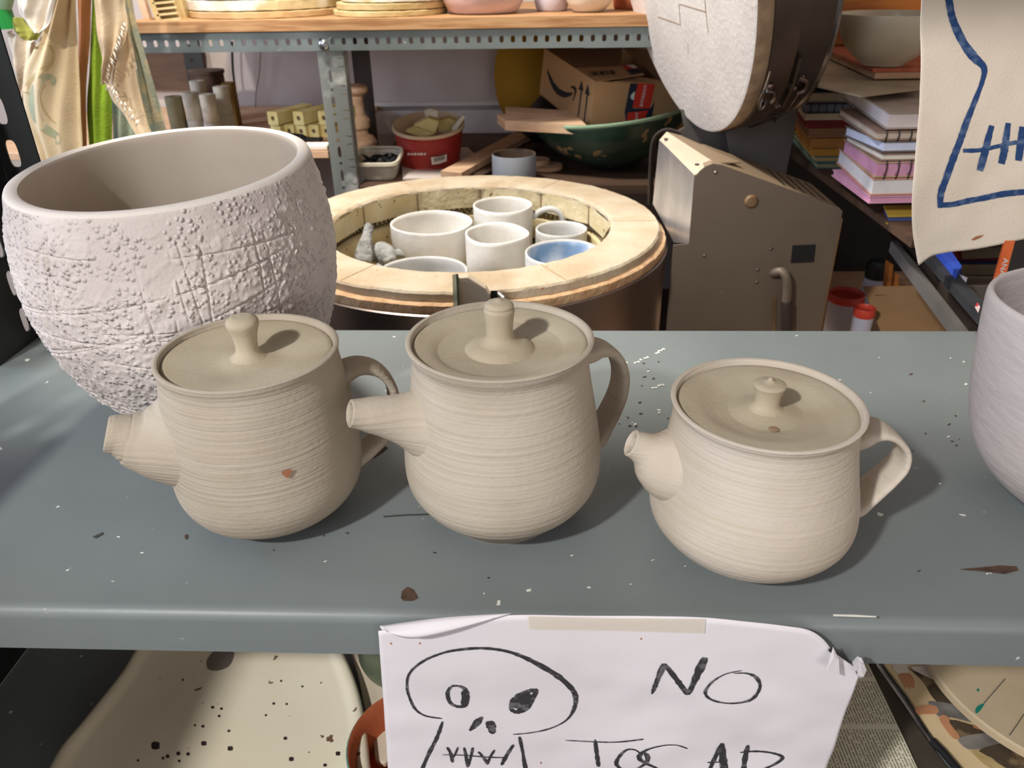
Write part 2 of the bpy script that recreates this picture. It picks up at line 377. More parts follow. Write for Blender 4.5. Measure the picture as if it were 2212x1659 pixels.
def ribbon(pts, wid, off=(0, 0, 0), jit=0.):
    """flat stroke through pts lying in the XZ plane"""
    n = len(pts); vs, fs = [], []
    for i, p in enumerate(pts):
        t = (pts[min(i + 1, n - 1)] - pts[max(i - 1, 0)]); t.y = 0; t = t.normalized() if t.length > 0 else V((1, 0, 0))
        s = V((-t.z, 0, t.x)); w = (wid[i] if isinstance(wid, (list, tuple)) else wid) * .5 * (1 + random.uniform(-jit, jit))
        vs += [p + s * w + V(off), p - s * w + V(off)]
    for i in range(n - 1): fs.append((2 * i, 2 * i + 1, 2 * i + 3, 2 * i + 2))
    return vs, fs
def text(name, body, size, mtx, m, parent, ext=.0002, xs=1.):
    cu = bpy.data.curves.new(name, 'FONT'); cu.body = body; cu.size = size; cu.extrude = ext; cu.align_x = 'CENTER'; cu.align_y = 'CENTER'; cu.resolution_u = 2
    t = bpy.data.objects.new(name, cu); COL.objects.link(t); bpy.context.view_layer.update()
    me = bpy.data.meshes.new_from_object(t.evaluated_get(bpy.context.evaluated_depsgraph_get()))
    bpy.data.objects.remove(t); bpy.data.curves.remove(cu)
    vs = [mtx @ V((v.co.x * xs, v.co.y, v.co.z)) for v in me.vertices]; fs = [tuple(p.vertices) for p in me.polygons]
    bpy.data.meshes.remove(me)
    return obj(name, (vs, fs), m, parent, smooth=0)
def holed(origin, u, v, cells, width, th):
    """plate made of cells along u; each cell=(length, ru, rv, vpos); hole is a rounded slot through it"""
    o = V(origin); u = V(u).normalized(); v = V(v).normalized(); nrm = u.cross(v) * th
    vs, fs = [], []; x = 0
    for (ln, ru, rv, vp) in cells:
        cx, cy = x + ln / 2, vp; K = 16
        if ru <= 0:
            k = len(vs); q = [o + u * a + v * b for a, b in ((x, 0), (x + ln, 0), (x + ln, width), (x, width))]
            vs += q + [p + nrm for p in q]; fs += [(k, k + 1, k + 2, k + 3), (k + 7, k + 6, k + 5, k + 4)]
            fs += [(k, k + 4, k + 5, k + 1), (k + 3, k + 2, k + 6, k + 7)]; x += ln; continue
        inn, out = [], []
        for i in range(K):
            a = 2 * PI * (i + .5) / K; c, s = math.cos(a), math.sin(a)
            e = .62
            inn.append((cx + ru * math.copysign(abs(c) ** e, c), cy + rv * math.copysign(abs(s) ** e, s)))
            hx = ln / 2; up, dn = width - cy, cy
            tt = min(hx / abs(c), (up if s > 0 else dn) / abs(s)); out.append((cx + c * tt, cy + s * tt))
        k = len(vs)
        for (a, b) in inn + out: vs.append(o + u * a + v * b)
        for (a, b) in inn + out: vs.append(o + u * a + v * b + nrm)
        for i in range(K):
            j = (i + 1) % K
            fs.append((k + i, k + K + i, k + K + j, k + j)); fs.append((k + 2 * K + i, k + 2 * K + j, k + 3 * K + j, k + 3 * K + i))
            fs.append((k + i, k + j, k + 2 * K + j, k + 2 * K + i))
        for (a, b) in ((x, 0), (x + ln, 0), (x + ln, width), (x, width)):
            pass
        # corner fills
        for (ax, ay, i, j) in ((x + ln, width, 1, 2), (x, width, 5, 6), (x, 0, 9, 10), (x + ln, 0, 13, 14)):
            best = sorted(range(K), key=lambda q: (out[q][0] - ax) ** 2 + (out[q][1] - ay) ** 2)[:2]
            kk = len(vs); vs += [o + u * ax + v * ay, o + u * ax + v * ay + nrm]
            a, b = sorted(best); 
            if (a, b) == (0, K - 1): a, b = b, a
            fs += [(k + K + a, kk, k + K + b), (k + 3 * K + b, kk + 1, k + 3 * K + a)]
        x += ln
    return vs, fs
def sheet(L_, R_, off, nu=40, nv=40, k=10):
    """cloth between a left and a right edge given as world polylines; off(p) shifts each point"""
    Lp, Rp = catmull(L_, k), catmull(R_, k)
    def samp(c, t):
        f = t * (len(c) - 1); i = min(int(f), len(c) - 2); return c[i].lerp(c[i + 1], f - i)
    vs, fs = [], []; uvs = []
    for j in range(nv + 1):
        a, b = samp(Lp, j / nv), samp(Rp, j / nv)
        for i in range(nu + 1):
            p = a.lerp(b, i / nu); vs.append(p + off(p, i / nu, j / nv)); uvs.append((p.x, p.z))
    for j in range(nv):
        for i in range(nu): k0 = j * (nu + 1) + i; fs.append((k0, k0 + nu + 1, k0 + nu + 2, k0 + 1))
    return (vs, fs), uvs
def pth(pts, Y=None, z=None, X=None): return [P(x, y, Y=Y, z=z, X=X) for x, y in pts]

# ------------------------------------------------------------------ room shell
def struct(name, vf, m): return tag(obj(name, vf, m, smooth=0), kind='structure')
struct('floor', box((-2.3, -1.6, -1.0), (2.0, 2.3, -.95)), 'floor')
struct('ceiling', box((-2.3, -1.6, 1.95), (2.0, 2.3, 2.0)), 'wall')
struct('wall_back', box((-2.3, 2.25, -.95), (2.0, 2.3, 1.95)), 'wall')
struct('wall_left', box((-2.35, -1.6, -.95), (-2.3, 2.3, 1.95)), 'wall')
struct('wall_right', box((1.6, -1.6, -.95), (1.65, 2.25, 1.95)), 'wall')
struct('wall_front', box((-2.3, -1.65, -.95), (2.0, -1.6, 1.95)), 'wall')

# ------------------------------------------------------------------ front shelving unit
def shelf_section(y0, y1, ztop, lip):
    r = .009; pts = [(y1, ztop - .03), (y1, ztop)]
    for k in range(0, 9):
        a = PI / 2 + (PI / 2) * k / 8
        pts.append((y0 + r + r * math.cos(a), ztop - r + r * math.sin(a)))
    pts += [(y0, ztop - lip), (y0 + .012, ztop - lip)]
    th = .0012; inner = []
    n = len(pts)
    for i, p in enumerate(pts):
        a = pts[max(i - 1, 0)]; b = pts[min(i + 1, n - 1)]
        t = V((b[0] - a[0], b[1] - a[1])).normalized(); inner.append((p[0] - t.y * th, p[1] + t.x * th))
    return pts, inner
def steel_shelf(x0, x1, y0, y1, ztop, lip):
    pts, inner = shelf_section(y0, y1, ztop, lip)
    vs = []; ring = pts + inner[::-1]; n = len(ring)
    for x in (x0, x1): vs += [V((x, a, b)) for a, b in ring]
    fs = [(i, (i + 1) % n, (i + 1) % n + n, i + n) for i in range(n)]
    m = len(pts)
    for e in (0, n): fs += [(e + i, e + i + 1, e + n - 2 - i, e + n - 1 - i) for i in range(m - 1)]
    return vs, fs
SX0, SX1, SY0, SY1 = -.63, .86, .392, .862
unit = thing('shelving_unit', (0, .62, -.6), 'grey steel shelving unit in front with black slotted post, carrying the teapots', 'shelving unit')
def T_(vf): return vf
top = obj('shelf', steel_shelf(SX0, SX1, SY0, SY1, 0, .038), M['shelf'], unit, smooth=30)
low = obj('shelf', steel_shelf(SX0, SX1, SY0 + .03, SY1, -.335, .03), M['shelf'], unit, smooth=30)
up = obj('shelf', box((SX0, SY0, .64), (SX1, .925, .675)), M['shelf'], unit, smooth=0)
# rear left post: slotted flange facing the room, wide flange along the side
s0 = P(33, 332, Y=.866).z; pitch = .0465
zb = s0 - pitch / 2 - 25 * pitch
cells = [(pitch, .0150, .0066, .024)] * 40
cells_side = [(pitch, .0150, .0060, .066)] * 40
post = obj('corner_post', join(holed((-.618, .866, zb), (0, 0, 1), (1, 0, 0), cells, .052, .002),
                               holed((-.618, .762, zb), (0, 0, 1), (0, 1, 0), cells_side, .104, .002)), M['shelf_dark'], unit, smooth=30)
obj('shade_panel', box((-.634, .41, -.334), (-.630, .86, -.04)), M['shelf_dark'], unit, smooth=0)  # added panel that keeps the blue side light off the lower shelf
post2 = obj('corner_post', join(holed((-.615, .40, zb), (0, 0, 1), (1, 0, 0), cells, .052, .002),
                                box((-.617, .40, zb), (-.615, .50, .9))), M['shelf_dark'], unit, smooth=30)
def mark(pts, m, name='paint_chip', z=.0003, par=None):
    q = [P(x, y, z=0.0002) for x, y in pts]; obj(name, prism(q, (0, 0, z)), M[m], par or top, smooth=0)
mark([(868, 1278), (880, 1268), (893, 1274), (903, 1292), (892, 1298), (872, 1298), (866, 1292)], 'rust', 'rust_patch')
mark([(828, 1115), (870, 1112), (930, 1110), (930, 1112.5), (870, 1114.5), (829, 1117.5)], 'chip_dark', 'scratch')
mark([(2074, 1230), (2120, 1226), (2160, 1222), (2196, 1224), (2200, 1232), (2170, 1240), (2120, 1234)], 'rust', 'rust_patch')
mark([(398, 1158), (404, 1154), (407, 1160), (402, 1166)], 'rust', 'rust_patch')
mark([(808, 975), (830, 962), (838, 968), (826, 978), (806, 990)], 'rust', 'rust_patch')
mark([(200, 1160), (222, 1150), (224, 1154), (208, 1163)], 'chip_dark', 'scratch')
rr = random.Random(5)
for k in range(58):   # chips and plaster crumbs on the enamel
    x, y = (rr.uniform(1330, 1480), rr.uniform(760, 930)) if k < 24 else (rr.uniform(1960, 2110), rr.uniform(760, 1080)) if k < 38 else (rr.uniform(60, 2150), rr.uniform(1150, 1290))
    w = rr.uniform(1.6, 5); h = rr.uniform(.8, 1.8); a = rr.uniform(-.7, .4)
    pts = [(x + w * math.cos(t) * math.cos(a) - h * math.sin(t) * math.sin(a), y + w * math.cos(t) * math.sin(a) * .6 + h * math.sin(t)) for t in [j * PI / 3 + rr.uniform(-.35, .35) for j in range(6)]]
    mark(pts, ('chip_white' if rr.random() < .35 else 'rust') if k < 38 else ('chip_white' if rr.random() < .5 else 'chip_dark'), 'enamel_chip')
for (x, y, w) in ((1340, 787, 16), (1385, 778, 16), (1425, 758, 10), (1422, 835, 12)):
    for j in range(5):
        u_ = x + (j - 2) * w * .42 + rr.uniform(-2, 2); v_ = y - (j - 2) * 2 + rr.uniform(-2, 2); mark([(u_ + rr.uniform(2, 5) * math.cos(a_), v_ + rr.uniform(1, 2.2) * math.sin(a_)) for a_ in [q_ * PI / 4 for q_ in range(8)]], 'chip_white', 'plaster_smear')
nb = tag(obj('shade_block', box((-1.15, .04, -.949), (-.545, .385, .22)), M['darkwood'], smooth=0, bevel=.002), 'unseen dark block added left of the grey shelf to cast its shadow', 'light block')  # added out of view to shade the lower shelf and platter
q = [P(x, y, Y=.3915) for x, y in ((1800, 1328), (1850, 1329), (1893, 1332), (1893, 1334), (1850, 1333), (1800, 1331))]
obj('scratch', prism(q, (0, .0005, 0)), M['chip_white'], top, smooth=0)

# ------------------------------------------------------------------ teapots
def loft(rows, n=40):
    vs, fs = [], []
    for c, t, r in rows:
        t = V(t).normalized(); u = V((0, 0, 1)); u = (u - t * u.dot(t)).normalized(); w = t.cross(u)
        for k in range(n): a = 2 * PI * k / n; vs.append(V(c) + (u * math.cos(a) + w * math.sin(a)) * r)
    for i in range(len(rows) - 1):
        for k in range(n): fs.append((i * n + k, i * n + (k + 1) % n, (i + 1) * n + (k + 1) % n, (i + 1) * n + k))
    return vs, fs
def PA(px, py, cx, cy, a):
    """point where the sight line meets the upright plane through (cx,cy) along angle a"""
    nx, ny = -math.sin(a), math.cos(a); d = ray(px, py)
    t = ((cx - CAM.x) * nx + (cy - CAM.y) * ny) / (d.x * nx + d.y * ny); return CAM + d * t
def teapot(cx, cy, Hh, prof, az, spout, handle, lidp, knob, m, mlid, label, ripple, knob_off=(0, 0), foot=None):
    t = thing('teapot', (cx, cy, 0), label, 'teapot', 'unfired clay teapots on the front shelf')
    zs = interp([p[0] * Hh for p in prof], 14); rs = interp([p[1] for p in prof], 14)
    P_ = []
    for z, r in zip(zs, rs):
        rip = .36 * ripple * (noise.noise(V((z * 330, 1.7, cx * 9))) + .6 * noise.noise(V((z * 700, 4.1, cx * 9)))) * (.5 + abs(noise.noise(V((z * 45, 2, cx)))) * 2) * min(1, max(.12, (Hh * .9 - z) * 90)) * min(1, max(0, (z - .02) * 60))
        P_.append((r + rip, z + .0006))
    rt = prof[-1][1]
    P_ = [(0, .0006)] + P_ + [(rt - .0008, Hh + .0012), (rt - .0022, Hh + .0016), (rt - .0036, Hh + .001), (rt - .0042, Hh - .003), (rt - .0066, Hh - .0055), (rt - .008, Hh - .0075), (rt - .010, Hh - .02), (rt - .006, Hh * .5), (rt - .008, .03), (0, .012)]
    body = obj('body', lathe(P_, (cx, cy, 0), 128, disp=lambda r, z, a, i: (r * (1 + .004 * math.sin(2 * a + cx * 30) + .002 * math.sin(3 * a)), z)), m, t, smooth=50)
    if foot:
        fz, f0, f1 = foot
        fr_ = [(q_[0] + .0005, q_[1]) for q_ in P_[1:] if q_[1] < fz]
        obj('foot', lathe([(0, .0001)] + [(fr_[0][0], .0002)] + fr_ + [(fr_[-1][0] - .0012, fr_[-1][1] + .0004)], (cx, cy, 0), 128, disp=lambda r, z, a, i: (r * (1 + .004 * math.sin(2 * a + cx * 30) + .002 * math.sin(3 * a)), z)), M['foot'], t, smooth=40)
    lz = Hh - .0030; lr = rt - .0052
    LP = [(0, lz - .006)] + [(lr * .96, lz - .004)] + [(lr, lz - .0022), (lr, lz - .0004), (lr - .0012, lz + .0006)] + [(lr * a, lz + b) for a, b in lidp] + [(0, lz + lidp[-1][1])]
    lid = obj('lid', lathe(LP, (cx, cy, 0), 96), mlid, t, smooth=50)
    kz = lz + lidp[-1][1] - .0012
    K = [(0, kz)] + [(a, kz + b) for a, b in zip(interp([k[0] for k in knob], 5), interp([k[1] for k in knob], 5))]
    kn = obj('knob', lathe(K, (cx + knob_off[0], cy + knob_off[1], 0), 40), mlid, lid, smooth=50)
    # spout
    cs = [PA(x, y, cx, cy, az) for x, y, r in spout]; rr_ = [r * (c - CAM).dot(FWD) / FPX for (x, y, r), c in zip(spout, cs)]
    C_ = catmull(cs, 5); R_ = interp(rr_, 5); rows = []
    for i, c in enumerate(C_):
        tt = C_[min(i + 1, len(C_) - 1)] - C_[max(i - 1, 0)]; rows.append((c, tt, R_[i]))
    t0 = rows[0][1].normalized(); c0 = rows[0][0]; r0 = rows[0][2]
    inner = [(c0 + t0 * .03, t0, r0 * .75), (c0 + t0 * .012, t0, r0 - .0042), (c0 + t0 * .002, t0, r0 - .0036), (c0 + t0 * .0001, t0, r0 - .0026), (c0 - t0 * .0007, t0, r0 - .0015), (c0 + t0 * .0001, t0, r0 - .0004)]
    sp = obj('spout', loft(inner + rows), m, t, smooth=50)
    hp = catmull([PA(x, y, cx, cy, az) for x, y, a, b in handle], 6)
    ha = interp([h[2] for h in handle], 6); hb = interp([h[3] for h in handle], 6)
    hd = obj('handle', tube(hp, list(zip(ha, hb)), 20, side=(-math.sin(az), math.cos(az), 0), sq=3.0), m, t, smooth=60)
    return t
R25 = math.radians
pot1 = teapot(-.2205, .5132, .1453, [(0, .0400), (.012, .0425), (.06, .0530), (.14, .0658), (.25, .0727), (.4, .0735), (.6, .0722), (.8, .0685), (.93, .0658), (.985, .0666), (1, .0669)],
    R25(23), [(231, 937, 40), (240, 938, 42), (252, 939, 44), (266, 942, 49), (273, 944, 52), (278, 945, 57), (300, 950, 68), (330, 952, 84), (360, 950, 100), (392, 945, 116)],
    [(730, 812, .017, .006), (752, 797, .015, .0055), (780, 789, .0135, .0045), (815, 797, .013, .004), (842, 826, .013, .004), (850, 868, .013, .004), (838, 920, .013, .004), (808, 956, .013, .0045), (775, 982, .014, .005), (755, 992, .015, .005)],
    [(.93, .0006), (.8, .0002), (.62, -.0016), (.42, -.0034), (.3, -.0034), (.2, -.0018)],
    [(.0150, 0), (.0108, .0030), (.0086, .0065), (.0082, .012), (.0092, .019), (.0108, .0240), (.0118, .0272), (.0118, .0295), (.0104, .0318), (.0070, .0336), (.0035, .0338), (0, .0342)],
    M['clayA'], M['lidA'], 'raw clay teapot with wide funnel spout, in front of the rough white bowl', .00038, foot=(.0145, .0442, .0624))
pot2 = teapot(-.0317, .5141, .1553, [(0, .0450), (.012, .0466), (.11, .0612), (.128, .0642), (.16, .0690), (.25, .0762), (.4, .0772), (.6, .0729), (.8, .0675), (.92, .0654), (.975, .0680), (1, .0691)],
    R25(25), [(757, 893, 30.5), (775, 894, 34), (800, 896, 40), (830, 899, 46), (860, 903, 54), (885, 906, 66), (905, 908, 80), (925, 909, 98)],
    [(1238, 768, .012, .006), (1268, 760, .013, .006), (1288, 750, .0135, .0055), (1312, 754, .0125, .0045), (1332, 775, .012, .004), (1340, 808, .012, .004), (1335, 845, .0125, .004), (1320, 882, .013, .0042), (1302, 915, .0135, .0045), (1285, 942, .0145, .005), (1262, 962, .014, .005), (1235, 975, .012, .005)],
    [(.95, .0004), (.84, -.0012), (.74, -.0034), (.69, -.0062), (.62, -.0082), (.52, -.0082), (.44, -.0070), (.38, -.0036), (.32, -.0012), (.24, .0004)],
    [(.0185, 0), (.0135, .0022), (.0105, .0050), (.0098, .009), (.0100, .016), (.0108, .0225), (.0112, .0262), (.0104, .0285), (.0106, .0300), (.0085, .0322), (.004, .0334), (.0012, .0345), (0, .0346)],
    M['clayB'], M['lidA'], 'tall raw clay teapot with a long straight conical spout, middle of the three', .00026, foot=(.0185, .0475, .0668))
pot3 = teapot(.1571, .4781, .1236, [(0, .0449), (.02, .0480), (.06, .0560), (.14, .0672), (.25, .0750), (.4, .0748), (.6, .0697), (.8, .0652), (.93, .0640), (.985, .0660), (1, .0667)],
    R25(4), [(1364, 957, 30), (1371, 960, 31), (1382, 965, 34), (1393, 971, 39), (1404, 978, 50), (1420, 988, 68), (1442, 997, 83), (1468, 1001, 90), (1500, 1000, 92), (1520, 1000, 90)],
    [(1825, 955, .011, .006), (1855, 938, .0145, .006), (1880, 928, .0140, .0045), (1905, 927, .0135, .0035), (1930, 940, .0125, .003), (1948, 965, .0120, .003), (1944, 995, .0125, .003), (1922, 1020, .0135, .003), (1895, 1044, .014, .0035), (1868, 1068, .014, .004), (1845, 1090, .013, .0045), (1815, 1105, .010, .0045)],
    [(.93, .0004), (.82, 0), (.72, -.0012), (.6, -.0044), (.46, -.0054), (.32, -.0044), (.2, -.0020)],
    [(.0140, 0), (.0098, .0030), (.0086, .0060), (.0088, .011), (.0102, .0165), (.0112, .0192), (.0110, .0204), (.0085, .0216), (.0048, .0222), (.0022, .0235), (.0012, .0252), (0, .0256)],
    M['clayC'], M['lidA'], 'squat pale clay teapot with bulbous spout and vent hole in its lid', .00016)
lid3 = [c for c in pot3.children if c.name.startswith('lid')][0]
hp_ = P(1671, 929, z=.1236 - .0030 - .0050)
obj('vent_hole', lathe([(0, .0012), (.0030, .0012), (.0036, .0009)], (hp_.x, hp_.y, hp_.z), 20), M['joint'], lid3)
def pot_patch(px, py, r, root, cx, cy, R_, m, name='stain'):
    d = ray(px, py); # meet the cylinder of radius R_ round the pot axis
    ox, oy = CAM.x - cx, CAM.y - cy; a = d.x ** 2 + d.y ** 2; b = 2 * (ox * d.x + oy * d.y); c = ox * ox + oy * oy - R_ * R_
    t = (-b - math.sqrt(b * b - 4 * a * c)) / 2 / a; p = CAM + d * t; n = V((p.x - cx, p.y - cy, 0)).normalized(); u = V((-n.y, n.x, 0))
    vs = [p + n * .0004] + [p + n * .0002 + (u * math.cos(k) + V((0, 0, 1)) * math.sin(k)) * r * (1 + .25 * math.sin(3 * k)) for k in [2 * PI * j / 12 for j in range(12)]]
    obj(name, (vs, [(0, j + 1, (j + 1) % 12 + 1) for j in range(12)]), m, root)
b1 = [c for c in pot1.children if c.name.startswith('body')][0]
pot_patch(620, 1022, .0034, b1, -.2205, .5132, .0739, M['stain'])

# ------------------------------------------------------------------ large crusted bowl
bw = thing('textured_bowl', (-.3395, .6917, 0), 'large white bowl with a crusted, grooved outside, behind the left teapot', 'bowl')
BP = [(0, .064), (.05, .078), (.12, .094), (.22, .1110), (.36, .1262), (.5, .1350), (.65, .1392), (.8, .1372), (.92, .1325), (.985, .1296), (1, .1285)]
bz = interp([p[0] * .237 for p in BP], 28); br = interp([p[1] for p in BP], 28)
# raised patches between smooth grooves scored in straight lines
cuts = []
rg = random.Random(11)
for k in range(46):
    a0 = rg.uniform(PI, 2 * PI) if k < 34 else rg.uniform(0, PI); z0 = rg.uniform(.02, .22); ang = rg.choice([PI / 2 + rg.uniform(-.12, .12), rg.uniform(-.35, .35), rg.uniform(-.9, .9)]); cuts.append((a0, z0, math.cos(ang), math.sin(ang), rg.uniform(.08, .2)))
def crust(r, z, a, i, full=True):
    zt = z + (.0085 * math.sin(a) + .002 + .003 * math.cos(a)) * (z / .237) ** 1.5 if z > 0 else z
    if not full: return r, zt
    d = 1.
    for a0, z0, cx_, cz_, ln in cuts:
        da = (a - a0 + PI) % (2 * PI) - PI; x_ = da * .13; y_ = z - z0
        al = x_ * cx_ + y_ * cz_; pe = abs(-x_ * cz_ + y_ * cx_)
        if abs(al) < ln: d = min(d, pe / .0013)
    p = V((r * math.cos(a), r * math.sin(a), z))
    pat = noise.noise(p * 17 + V((3, 1, 4))) + .45 * noise.noise(p * 55 + V((9, 9, 9)))
    lift = max(0., min(1., (pat + .42) * 7))
    rim = max(0., min(1., (.226 - z) / .012)) if z < .237 else 0
    low_ = 1.0 + .9 * max(0., min(1., (.13 - z) / .1))
    amt = .0011 * lift * min(1., max(0., d - .35) * 2.2) * rim * low_
    g1 = max(0., noise.noise(p * 230)) ; g2 = max(0., noise.noise(p * 130 + V((2, 7, 5))) - .12)
    grit = (g1 * .0022 + g2 * .0022) * lift * min(1., max(0, d - .5) * 1.5) * rim * low_
    return r + amt + grit, zt
OUT = [(r, z + .0006) for r, z in zip(br, bz)]
shell = obj('wall', lathe([(0, .0006)] + OUT, (-.3395, .6917, 0), 900, disp=crust), M['crust'], bw, smooth=60)
INN = [(.1285, .2376), (.1275, .2395), (.1250, .2408), (.1200, .2408), (.1172, .2396), (.1160, .2350), (.1180, .2200), (.1230, .19), (.1270, .15), (.1240, .11), (.112, .07), (.094, .035), (.06, .016), (0, .012)]
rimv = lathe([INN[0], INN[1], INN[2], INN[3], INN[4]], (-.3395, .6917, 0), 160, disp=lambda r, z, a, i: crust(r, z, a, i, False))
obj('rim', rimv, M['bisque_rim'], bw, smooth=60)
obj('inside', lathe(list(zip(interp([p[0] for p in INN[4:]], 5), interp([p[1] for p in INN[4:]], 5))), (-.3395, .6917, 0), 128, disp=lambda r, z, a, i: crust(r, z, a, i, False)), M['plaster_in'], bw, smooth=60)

# ------------------------------------------------------------------ vase at the right edge with a pot in its mouth
vx, vy = .445, .532
vz = thing('vase', (vx, vy, 0), 'lilac-white wide-bellied vase cut by the right edge of the photo', 'vase')
VP = [(0, .0), (.045, 0), (.055, .004), (.076, .024), (.092, .052), (.1010, .090), (.1050, .125), (.1075, .155), (.1090, .180), (.1095, .192), (.1090, .198), (.1070, .2005), (.1048, .199), (.104, .190), (.103, .16), (.098, .10), (.06, .02), (0, .015)]
obj('wall', lathe(list(zip(interp([p[0] for p in VP], 5), interp([p[1] * .84 + .0006 for p in VP], 5))), (vx, vy, 0), 96, disp=lambda r, z, a, i: (r * (1 + .012 * math.sin(3 * a + 1)), z + (.003 * math.sin(2 * a + .6) if z > .13 else 0))), M['vase'], vz, smooth=60)
ct = tag(obj('small_cup', lathe([(0, .060), (.040, .061), (.056, .08), (.064, .13), (.066, .190), (.064, .1925), (.061, .190), (.058, .13), (.04, .08), (0, .07)], (vx + .018, vy + .01, 0), 64), M['vase'], smooth=60),
         'small lilac cup standing inside the mouth of the vase at right', 'cup')

# ------------------------------------------------------------------ taped paper notice
PY = .3835
def pw(x, z):
    e = noise.noise(V((x * 14, z * 20, 3))) * .0022 + noise.noise(V((x * 40, z * 46, 8))) * .0008
    dn = max(0, -.045 - z); return e * min(1, max(.25, (-.0 - z) * 22)) - .10 * dn * dn
def pap(px, py, off=0.):
    p = P(px, py, Y=PY); p.y = PY - .0012 + pw(p.x, p.z) - off; return p
sign = thing('paper_notice', (P(1330, 1400, Y=PY).x, PY, P(1330, 1400, Y=PY).z), 'white sheet with charcoal skull and lettering taped to the grey shelf lip', 'notice')
topc = [(818, 1360), (900, 1348), (1000, 1336), (1110, 1326), (1260, 1328), (1400, 1328), (1520, 1331), (1620, 1341), (1700, 1350), (1745, 1358), (1775, 1376), (1800, 1405), (1830, 1428), (1858, 1446)]
tc3 = catmull([P(x, y, Y=PY) for x, y in topc], 6)
botz = P(1300, 1900, Y=PY).z
nv_, nu_ = 56, len(tc3)
vs = []
bl, brr = P(842, 1700, Y=PY), P(1768, 1700, Y=PY)
bl = tc3[0] + (bl - tc3[0]) * ((botz - tc3[0].z) / (bl.z - tc3[0].z)); brr = tc3[-1] + (brr - tc3[-1]) * ((botz - tc3[-1].z) / (brr.z - tc3[-1].z))
for j in range(nv_ + 1):
    for i in range(nu_):
        b = bl.lerp(brr, i / (nu_ - 1)); p = tc3[i].lerp(b, j / nv_); vs.append(V((p.x, PY - .0012 + pw(p.x, p.z), p.z)))
fs = [(j * nu_ + i, (j + 1) * nu_ + i, (j + 1) * nu_ + i + 1, j * nu_ + i + 1) for j in range(nv_) for i in range(nu_ - 1)]
sheet_o = obj('sheet', (vs, fs), M['paper'], sign, smooth=180, solid=.0003)
# curled top-left corner, torn flap and crumpled end at right
c1 = [P(820, 1352, Y=PY - .004), P(960, 1334, Y=PY - .004), P(1105, 1325, Y=PY - .002)]
c2_ = [P(832, 1362, Y=PY - .010), P(905, 1378, Y=PY - .011), P(1085, 1330, Y=PY - .004)]
cc1, cc2 = catmull(c1, 10), catmull(c2_, 10)
vs = []; nn_ = len(cc1)
for j in range(7):
    for i in range(nn_):
        p = cc1[i].lerp(cc2[i], j / 6); p.y -= .004 * math.sin(PI * j / 6) * math.sin(PI * min(1, i / nn_ + .1)); vs.append(p)
obj('curled_corner', (vs, [(j * nn_ + i, (j + 1) * nn_ + i, (j + 1) * nn_ + i + 1, j * nn_ + i + 1) for j in range(6) for i in range(nn_ - 1)]), M['paper'], sign, smooth=180, solid=.0003)
fl = [P(1800, 1398, Y=PY - .004), P(1812, 1425, Y=PY - .009), P(1814, 1461, Y=PY - .010), P(1785, 1450, Y=PY - .012), P(1802, 1420, Y=PY - .010)]
obj('torn_flap', prism(fl, (0, .0004, 0)), M['paper'], sign, smooth=0)
fl = [P(1845, 1440, Y=PY - .004), P(1856, 1428, Y=PY - .008), P(1866, 1432, Y=PY - .012), P(1872, 1448, Y=PY - .006), P(1866, 1462, Y=PY - .01), P(1858, 1466, Y=PY - .004), P(1852, 1460, Y=PY - .012), P(1850, 1450, Y=PY - .004)]
obj('torn_flap', prism(fl, (0, .004, 0)), M['paper'], sign, smooth=0)
vs = [pap(x, y, .0014) for x, y in ((1140, 1326), (1330, 1330), (1522, 1331), (1520, 1362), (1330, 1357), (1142, 1354))]
tape_o = obj('tape_strip', prism([vs[i] for i in (0, 1, 2, 3, 4, 5)], (0, .0002, 0)), M['tape'], sign, smooth=0)
def stroke(pts, w, name='charcoal_stroke', parent=sheet_o, closed=False, k=8, jit=.18, fn=pap, m='charcoal', off=.0007, taper=True):
    q = catmull([V((x, y, 0)) for x, y in pts], k, closed)
    if closed: q.append(q[0])
    n = len(q); pp = [fn(p.x, p.y, off) for p in q]
    sc = (pp[0] - CAM).dot(FWD) / FPX * 1.4
    ws = interp(w, k, closed) if isinstance(w, (list, tuple)) else [w] * n
    if closed and isinstance(w, (list, tuple)): ws.append(ws[0])
    return ribbon(pp, [max(.6, ws[min(i, len(ws) - 1)]) * sc * (1 if not taper else min(1, .55 + .2 * min(i, n - 1 - i))) for i in range(n)], jit=jit)
def c6(pts): return [(800 + x / 2.011, 1280 + y / 2.011) for x, y in pts]
def strokes(name, lst, **k):
    obj(name, join(*[stroke(c6(p), w, **k) for p, w in lst]), M[k.get('m', 'charcoal')], sheet_o, smooth=0)
strokes('skull_outline', [([(312, 538), (240, 528), (195, 500), (170, 450), (160, 400), (172, 340), (230, 290), (320, 252), (405, 237), (500, 232), (600, 246), (700, 285), (800, 345), (870, 410), (892, 460), (875, 520), (830, 560), (750, 590), (620, 603)], [3, 3.5, 4, 4, 4, 3.5, 4, 4, 5, 5, 6, 8, 9, 9, 7, 4.5, 3, 3, 2.4]),
    ([(315, 550), (290, 620), (255, 690), (215, 780)], [5, 6, 6, 6]), ([(648, 612), (662, 680), (670, 730), (684, 790)], [5, 5, 6, 7]),
    ([(315, 694), (400, 697), (500, 703), (590, 706)], [1.5, 2, 2.6, 2.6]),
    ([(335, 660), (350, 690), (358, 728)], [4, 5, 5]), ([(352, 720), (370, 690), (382, 660)], [3, 3, 3]),
    ([(408, 662), (416, 700), (424, 745)], [4, 5, 6]), ([(426, 742), (438, 700), (446, 662)], [4, 4, 4]),
    ([(470, 680), (492, 705), (510, 735)], [4, 5, 5]), ([(510, 735), (520, 705), (540, 672)], [3, 4, 4]), ([(570, 738), (590, 700), (622, 648)], [5, 6, 5])])
